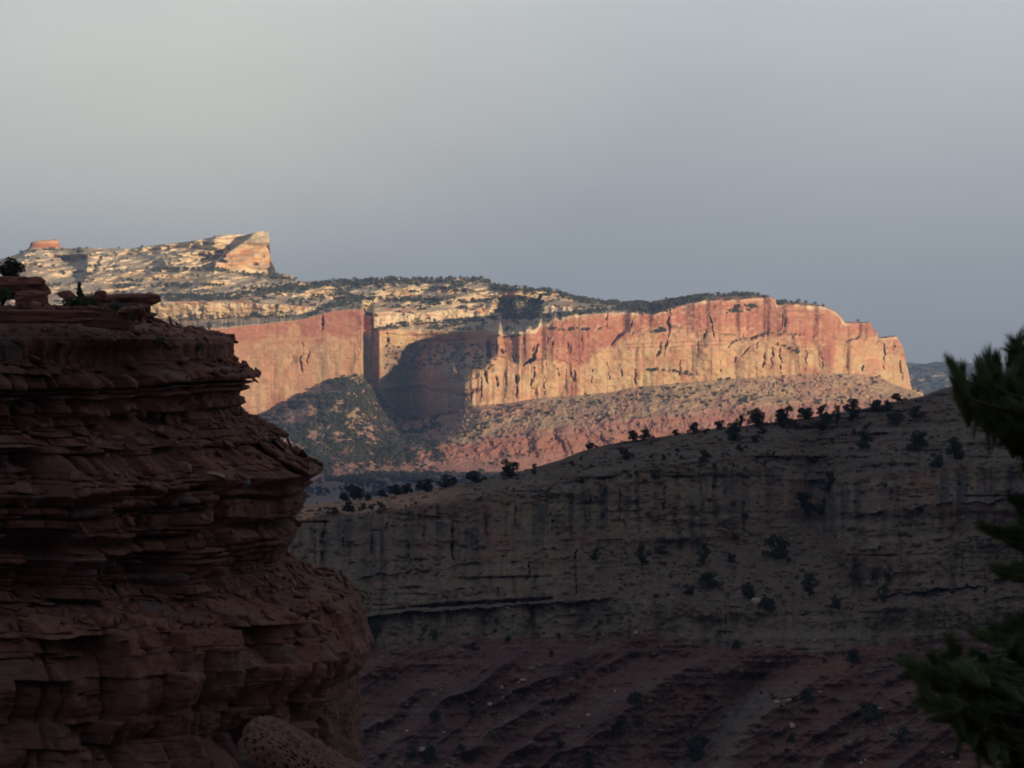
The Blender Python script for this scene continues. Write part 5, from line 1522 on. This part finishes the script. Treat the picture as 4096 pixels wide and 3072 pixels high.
# foreground bushes on the cliff top
def bush_at(name, x, y, w_, h_, D_, mat, seed, label, cat, shape='round', size=0.03, n=1500):
    rg = np.random.default_rng(seed)
    m = K * D_
    W, H = w_ * m, h_ * m
    cs, rs_, tb = [], [], []
    nb_ = 12
    for i in range(nb_):
        a = rg.uniform(0, 6.28)
        if shape == 'spire':
            z = H * (i + .5) / nb_
            rr = W * 0.5 * (1 - z / H) ** 1.6 * rg.uniform(.3, .8); r = W * (0.09 + 0.10 * (1 - z / H))
        else:
            z = H * rg.uniform(.2, .8); rr = W * .34 * rg.random() ** .5; r = W * rg.uniform(.10, .19)
        c = np.array([rr * math.cos(a), rr * math.sin(a) * .8, z]); cs.append(c); rs_.append(r)
        tb.append(tube([(0, 0, -0.05), c * [.5, .5, .45], c], [0.014, 0.01, 0.004], 5))
    for i in range(6 if shape == 'bare' else 0):
        a = rg.uniform(2.2, 3.9); c = np.array([W * .55 * math.cos(a), 0, H * rg.uniform(.6, 1.15)])
        tb.append(tube([(0, 0, 0), c * [.4, 1, .7], c], [0.014, 0.008, 0.003], 5))
    V, F = leaf_cloud(rg, cs, rs_, n, size)
    e = bpy.data.objects.new(name, None); C.objects.link(e); e.location = at(x, y, D_); e.empty_display_size = .2
    c = mesh_np('crown', V, F); link('crown', c, mat, e)
    tv, tf = join(tb)
    link('stems', mesh_np('stems', tv, tf), M_bark, e)
    tag(e, label, cat)
    return e


bush_at('juniper_tree', 34, 1135, 150, 108, 86.5, M_jun, 501, 'dark juniper with bare twigs behind the big boulder', 'tree', 'bare', 0.026, 2600)
bush_at('shrub', 12, 1216, 110, 74, 82.5, M_sap, 502, 'low green shrub at the left edge in front of the boulder', 'shrub', 'round', 0.018, 2400)
bush_at('pine_sapling', 318, 1212, 70, 84, 85.5, M_sap, 503, 'bright green conifer sapling on the cliff top', 'sapling', 'spire', 0.017, 2200)
bush_at('shrub', 290, 1232, 90, 46, 84.5, M_sap, 504, 'low green shrub left of the foot of the sapling', 'shrub', 'round', 0.016, 1700)
bush_at('shrub', 362, 1234, 110, 46, 84.2, M_sap, 505, 'low green shrub right of the foot of the sapling', 'shrub', 'round', 0.016, 1900)
bush_at('sagebrush', 480, 1244, 110, 40, 84.0, M_sage, 506, 'grey sagebrush on the ledge under the jutting slab', 'shrub', 'round', 0.014, 1800)
bush_at('sagebrush', 530, 1282, 54, 40, 84.0, M_sage, 507, 'grey sagebrush hanging at the end of the top ledge', 'shrub', 'round', 0.013, 1000)
for (x, y, w_, h_, lb, s) in [(792, 1402, 54, 34, 'pale round sagebrush on the scree near the cliff edge', 508), (645, 1372, 50, 22, 'pale flat sagebrush on the scree below the top ledge', 509)]:
    p = near_pt(x, y)
    bush_at('sagebrush', x, y, w_, h_, p[1] - 0.1, M_sage, s, lb, 'shrub', 'round', 0.012, 900)

# ================================================================== PINE at the right edge
def bez(p0, p1, p2, n):
    t = np.linspace(0, 1, n)[:, None]
    return (1 - t) ** 2 * p0 + 2 * t * (1 - t) * p1 + t * t * p2


def tuft(rg, tip, dirv, length, nn, nl, V, F, k):
    """needles round the last stretch of a twig, swept towards its tip"""
    dirv = dirv / np.linalg.norm(dirv)
    u = np.cross(dirv, [0.2, 0.9, 0.3]); u /= np.linalg.norm(u); v = np.cross(dirv, u)
    s = rg.random(nn) ** 0.8
    root = tip[None] - dirv[None] * (s * length)[:, None]
    a = rg.uniform(0, 2 * math.pi, nn)
    sp = rg.uniform(0.18, 0.66, nn) * (0.55 + 0.6 * s)
    d = dirv[None] * np.cos(sp)[:, None] + (np.cos(a)[:, None] * u + np.sin(a)[:, None] * v) * np.sin(sp)[:, None]
    d[:, 2] += 0.12; d /= np.linalg.norm(d, axis=1)[:, None]
    ll = nl * rg.uniform(.75, 1.1, nn)[:, None]
    w_ = np.cross(d, rg.normal(size=(nn, 3))); w_ /= np.linalg.norm(w_, axis=1)[:, None]
    w_ *= 0.00072
    mid_ = root + d * ll * .5
    tipn = root + d * ll + np.array([0, 0, .004])
    q = np.stack([root - w_, root + w_, mid_ + w_ * 1.1, mid_ - w_ * 1.1], 1)
    q2 = np.stack([mid_ - w_ * 1.1, mid_ + w_ * 1.1, tipn + w_ * .3, tipn - w_ * .3], 1)
    allq = np.concatenate([q, q2]).reshape(-1, 3)
    V.append(allq); F.append(np.arange(len(allq)).reshape(-1, 4) + k)
    return k + len(allq)


PD = 8.0
trunk_xy = np.array([1.95, 8.25])
rg = np.random.default_rng(601)
root = bpy.data.objects.new('pine_tree', None); C.objects.link(root); root.location = (trunk_xy[0], trunk_xy[1], -1.75)
tag(root, 'dark pine with long needle tufts reaching in from the right edge', 'tree')
TP = [np.array([trunk_xy[0], trunk_xy[1], z]) + np.array([0.05 * math.sin(z * 3), 0.04 * math.cos(z * 2), 0]) for z in np.linspace(-1.85, 1.1, 14)]
tv, tf = tube(TP, np.linspace(0.085, 0.012, 14), 12)
link('trunk', mesh_np('trunk', tv - np.array(root.location), tf, smooth=True), M_bark, root)
# boughs: (where on the trunk, tips given as photo pixel + distance, direction the tuft points (dx, dz))
boughs = [
    (-0.15, [(3790, 1440, 7.8, -.5, 1), (3850, 1465, 7.9, .1, 1), (3810, 1520, 7.7, -.5, .9), (3950, 1400, 8.0, .0, 1.2), (3915, 1440, 7.9, -.3, 1.2), (3990, 1420, 8.1, .35, 1.2), (3960, 1520, 8.0, -.2, 1), (3880, 1560, 7.9, -.6, .8), (4040, 1560, 8.1, 0, 1), (3830, 1600, 7.8, -.8, .5), (3860, 1545, 7.8, -.1, 1), (3920, 1560, 7.9, .0, 1), (3900, 1640, 7.8, -.8, .2), (4000, 1620, 8.0, -.2, .8), (4060, 1470, 8.2, .1, 1)]),
    (0.15, [(4040, 1352, 8.2, -.7, 1.0), (4090, 1345, 8.3, .5, 1.1), (4100, 1420, 8.2, .2, 1), (4140, 1380, 8.2, .5, 1), (4030, 1400, 8.1, -1, .3)]),
    (-0.35, [(3920, 1720, 7.8, -.9, -.1), (3980, 1700, 7.9, -.4, .5), (4060, 1680, 8.0, 0, 1), (4000, 1770, 7.9, -.6, -.3), (4080, 1760, 8.0, -.2, -.1), (3950, 1670, 8, -.8, .4), (4100, 1640, 8.0, .3, 1), (4040, 1800, 8.0, -.3, -.6)]),
    (-0.55, [(4030, 1990, 8.1, -1, .8), (4070, 2010, 8.1, -.4, .9), (3910, 2105, 8.0, -1, .5), (3960, 2130, 8.0, -1, .05), (4010, 2150, 8.1, -.8, -.1), (4080, 2080, 8.1, -.5, .8), (4120, 2030, 8.1, 0, 1)]),
    (-0.70, [(3955, 2275, 8.0, -1, .2), (4000, 2310, 8.0, -1, -.1), (4060, 2260, 8.1, -.6, .5), (4090, 2320, 8.1, -.6, -.3), (4120, 2250, 8.1, 0, 1)]),
    (-0.95, [(3590, 2650, 7.6, -1, .35), (3640, 2650, 7.6, -.4, .9), (3620, 2710, 7.6, -1, -.1), (3700, 2720, 7.7, -.6, -.2), (3800, 2550, 7.8, -.2, 1.2), (3840, 2590, 7.8, .3, 1), (3720, 2620, 7.7, -.5, .8), (3770, 2620, 7.8, .1, 1), (3760, 2700, 7.7, -.3, .4), (3850, 2660, 7.8, -.1, .9), (3690, 2760, 7.7, -1, -.5), (3900, 2600, 7.9, .2, 1), (3980, 2620, 7.9, -.2, 1), (3930, 2680, 7.9, 0, .8), (4010, 2680, 8.0, .3, 1), (3780, 2770, 7.8, -.6, -.2)]),
    (-1.05, [(3650, 2810, 7.6, -1, .1), (3700, 2850, 7.6, -.9, -.4), (3760, 2820, 7.7, -.4, .5), (3730, 2890, 7.7, -.6, -.6), (3820, 2880, 7.8, -.3, -.4), (3860, 2800, 7.8, .1, .8), (3950, 2790, 7.9, .2, .9), (3900, 2880, 7.9, -.4, -.3), (4020, 2800, 8.0, .2, 1), (3980, 2870, 8.0, -.2, .2), (4080, 2760, 8.0, .3, 1), (4060, 2850, 8.0, .1, .6), (3820, 2730, 7.8, .2, .7), (3900, 2740, 7.8, .1, .8)]),
    (-1.15, [(3850, 2960, 7.8, -1, -.1), (3900, 3000, 7.8, -.7, -.5), (3960, 2960, 7.9, -.3, .3), (4010, 3010, 8.0, -.4, -.4), (4060, 2960, 8.0, .2, .7), (3950, 3040, 7.9, -.5, -.7), (4090, 3030, 8.0, .2, .4), (4080, 2920, 8.0, .2, .7), (4000, 2930, 7.9, .1, .7), (4060, 3080, 8.0, -.3, -.4), (3900, 2930, 7.9, -.2, .4)]),
    (-0.80, [(3880, 2530, 8.1, -1, .4), (3960, 2520, 8.1, -.7, .5), (4030, 2510, 8.1, -.3, .8), (4060, 2560, 8.1, -.3, .3), (3930, 2560, 8.1, -.9, .0), (4090, 2500, 8.1, .2, 1)]),
]
for bi_, (z0, tips) in enumerate(boughs):
    cen = np.mean([at(*t[:3]) for t in tips], axis=0)
    base_p = np.array([trunk_xy[0], trunk_xy[1], z0])
    hub = base_p + (cen - base_p) * 0.22 + np.array([0, 0, -0.04])
    parts = [tube(bez(base_p, (base_p + hub) / 2 + [0, 0, .06], hub, 9), np.linspace(0.022, 0.011, 9), 8)]
    NV, NF, kk = [], [], 0
    for (x, y, d_, dx, dz_t) in tips:
        tip = np.array(at(x, y, d_))
        dz_t = max(dz_t, -0.05 if z0 == -0.35 else -0.2)
        dv = np.array([dx, rg.uniform(-.5, .3), dz_t * 0.9]); dv /= np.linalg.norm(dv)
        tip = tip - dv * 0.024
        for rep in range(3):
            tip2 = tip + ((hub - tip) * rg.uniform(.05, .26) + rg.normal(size=3) * [.012, .05, .012] if rep else 0)
            dv2 = dv + (rg.normal(size=3) * .35 if rep else 0); dv2 /= np.linalg.norm(dv2)
            ctrl = tip2 - dv2 * 0.12
            bp = bez(hub, ctrl, tip2, 9)
            parts.append(tube(bp, np.linspace(0.007, 0.0028, 9), 6))
            kk = tuft(rg, tip2, dv2, 0.075, 430, 0.044, NV, NF, kk)
            if True:
                kk = tuft(rg, bp[6], dv2, 0.10, 90, 0.042, NV, NF, kk)
    bv, bf = join(parts)
    bo = link('branch', mesh_np('branch', bv - np.array(root.location), bf), M_bark, root)
    no_ = link('needles', mesh_np('needles', np.vstack(NV) - np.array(root.location), np.vstack(NF)), M_needle, bo)

# the rest of its crown, outside the picture
for q in range(26):
    z0 = -1.25 + 2.3 * q / 25
    ang = q * 2.399
    ln_ = (0.75 - 0.45 * (z0 + 1.25) / 2.3) * rg.uniform(.8, 1.1)
    base_p = np.array([trunk_xy[0], trunk_xy[1], z0])
    dvx = np.array([math.cos(ang), math.sin(ang), 0.25])
    if base_p[0] + dvx[0] * ln_ < 1.52:
        dvx[0] = abs(dvx[0])
    end = base_p + dvx * ln_
    pth = bez(base_p, (base_p + end) / 2 + [0, 0, -.05], end, 9)
    parts = [tube(pth, np.linspace(0.018, 0.004, 9), 6)]
    NV, NF, kk = [], [], 0
    for r_ in range(9):
        i_ = 3 + r_ % 6
        sd_ = rg.normal(size=3) * [.5, .5, .15] + [0, 0, .5] + dvx * .5
        sd_ /= np.linalg.norm(sd_)
        tp = pth[i_] + sd_ * rg.uniform(.08, .18)
        if tp[0] < 1.42:
            continue
        parts.append(tube(bez(pth[i_], (pth[i_] + tp) / 2, tp, 4), [.004, .0035, .003, .0025], 5))
        kk = tuft(rg, tp, sd_, 0.09, 230, 0.042, NV, NF, kk)
    kk = tuft(rg, pth[-1], dvx + [0, 0, .3], 0.10, 260, 0.042, NV, NF, kk)
    bv, bf = join(parts)
    bo = link('branch', mesh_np('branch', bv - np.array(root.location), bf), M_bark, root)
    link('needles', mesh_np('needles', np.vstack(NV) - np.array(root.location), np.vstack(NF)), M_needle, bo)

# ================================================================== HAZE
import bmesh
bm = bmesh.new()
bmesh.ops.create_cube(bm, size=1.0)
hz = bpy.data.meshes.new('haze')
bm.to_mesh(hz); bm.free()
ho = bpy.data.objects.new('haze', hz)
C.objects.link(ho)
x0, x1, y0, y1, z0, z1 = -14000, 14000, -6400, 11900, -195, 1300
ho.location = ((x0 + x1) / 2, (y0 + y1) / 2, (z0 + z1) / 2)
ho.scale = (x1 - x0, y1 - y0, z1 - z0)
hm = bpy.data.materials.new('haze')
hm.use_nodes = True
t = hm.node_tree
t.nodes.clear()
mo = nd(t, 'ShaderNodeOutputMaterial')
pv = nd(t, 'ShaderNodeVolumePrincipled')
pv.inputs['Color'].default_value = (0.42, 0.62, 1.0, 1)
pv.inputs['Density'].default_value = 9.0e-5
t.links.new(pv.outputs[0], mo.inputs['Volume'])
hz.materials.append(hm)
tag(ho, 'thin blue evening haze filling the valley air', 'haze', kind='stuff')
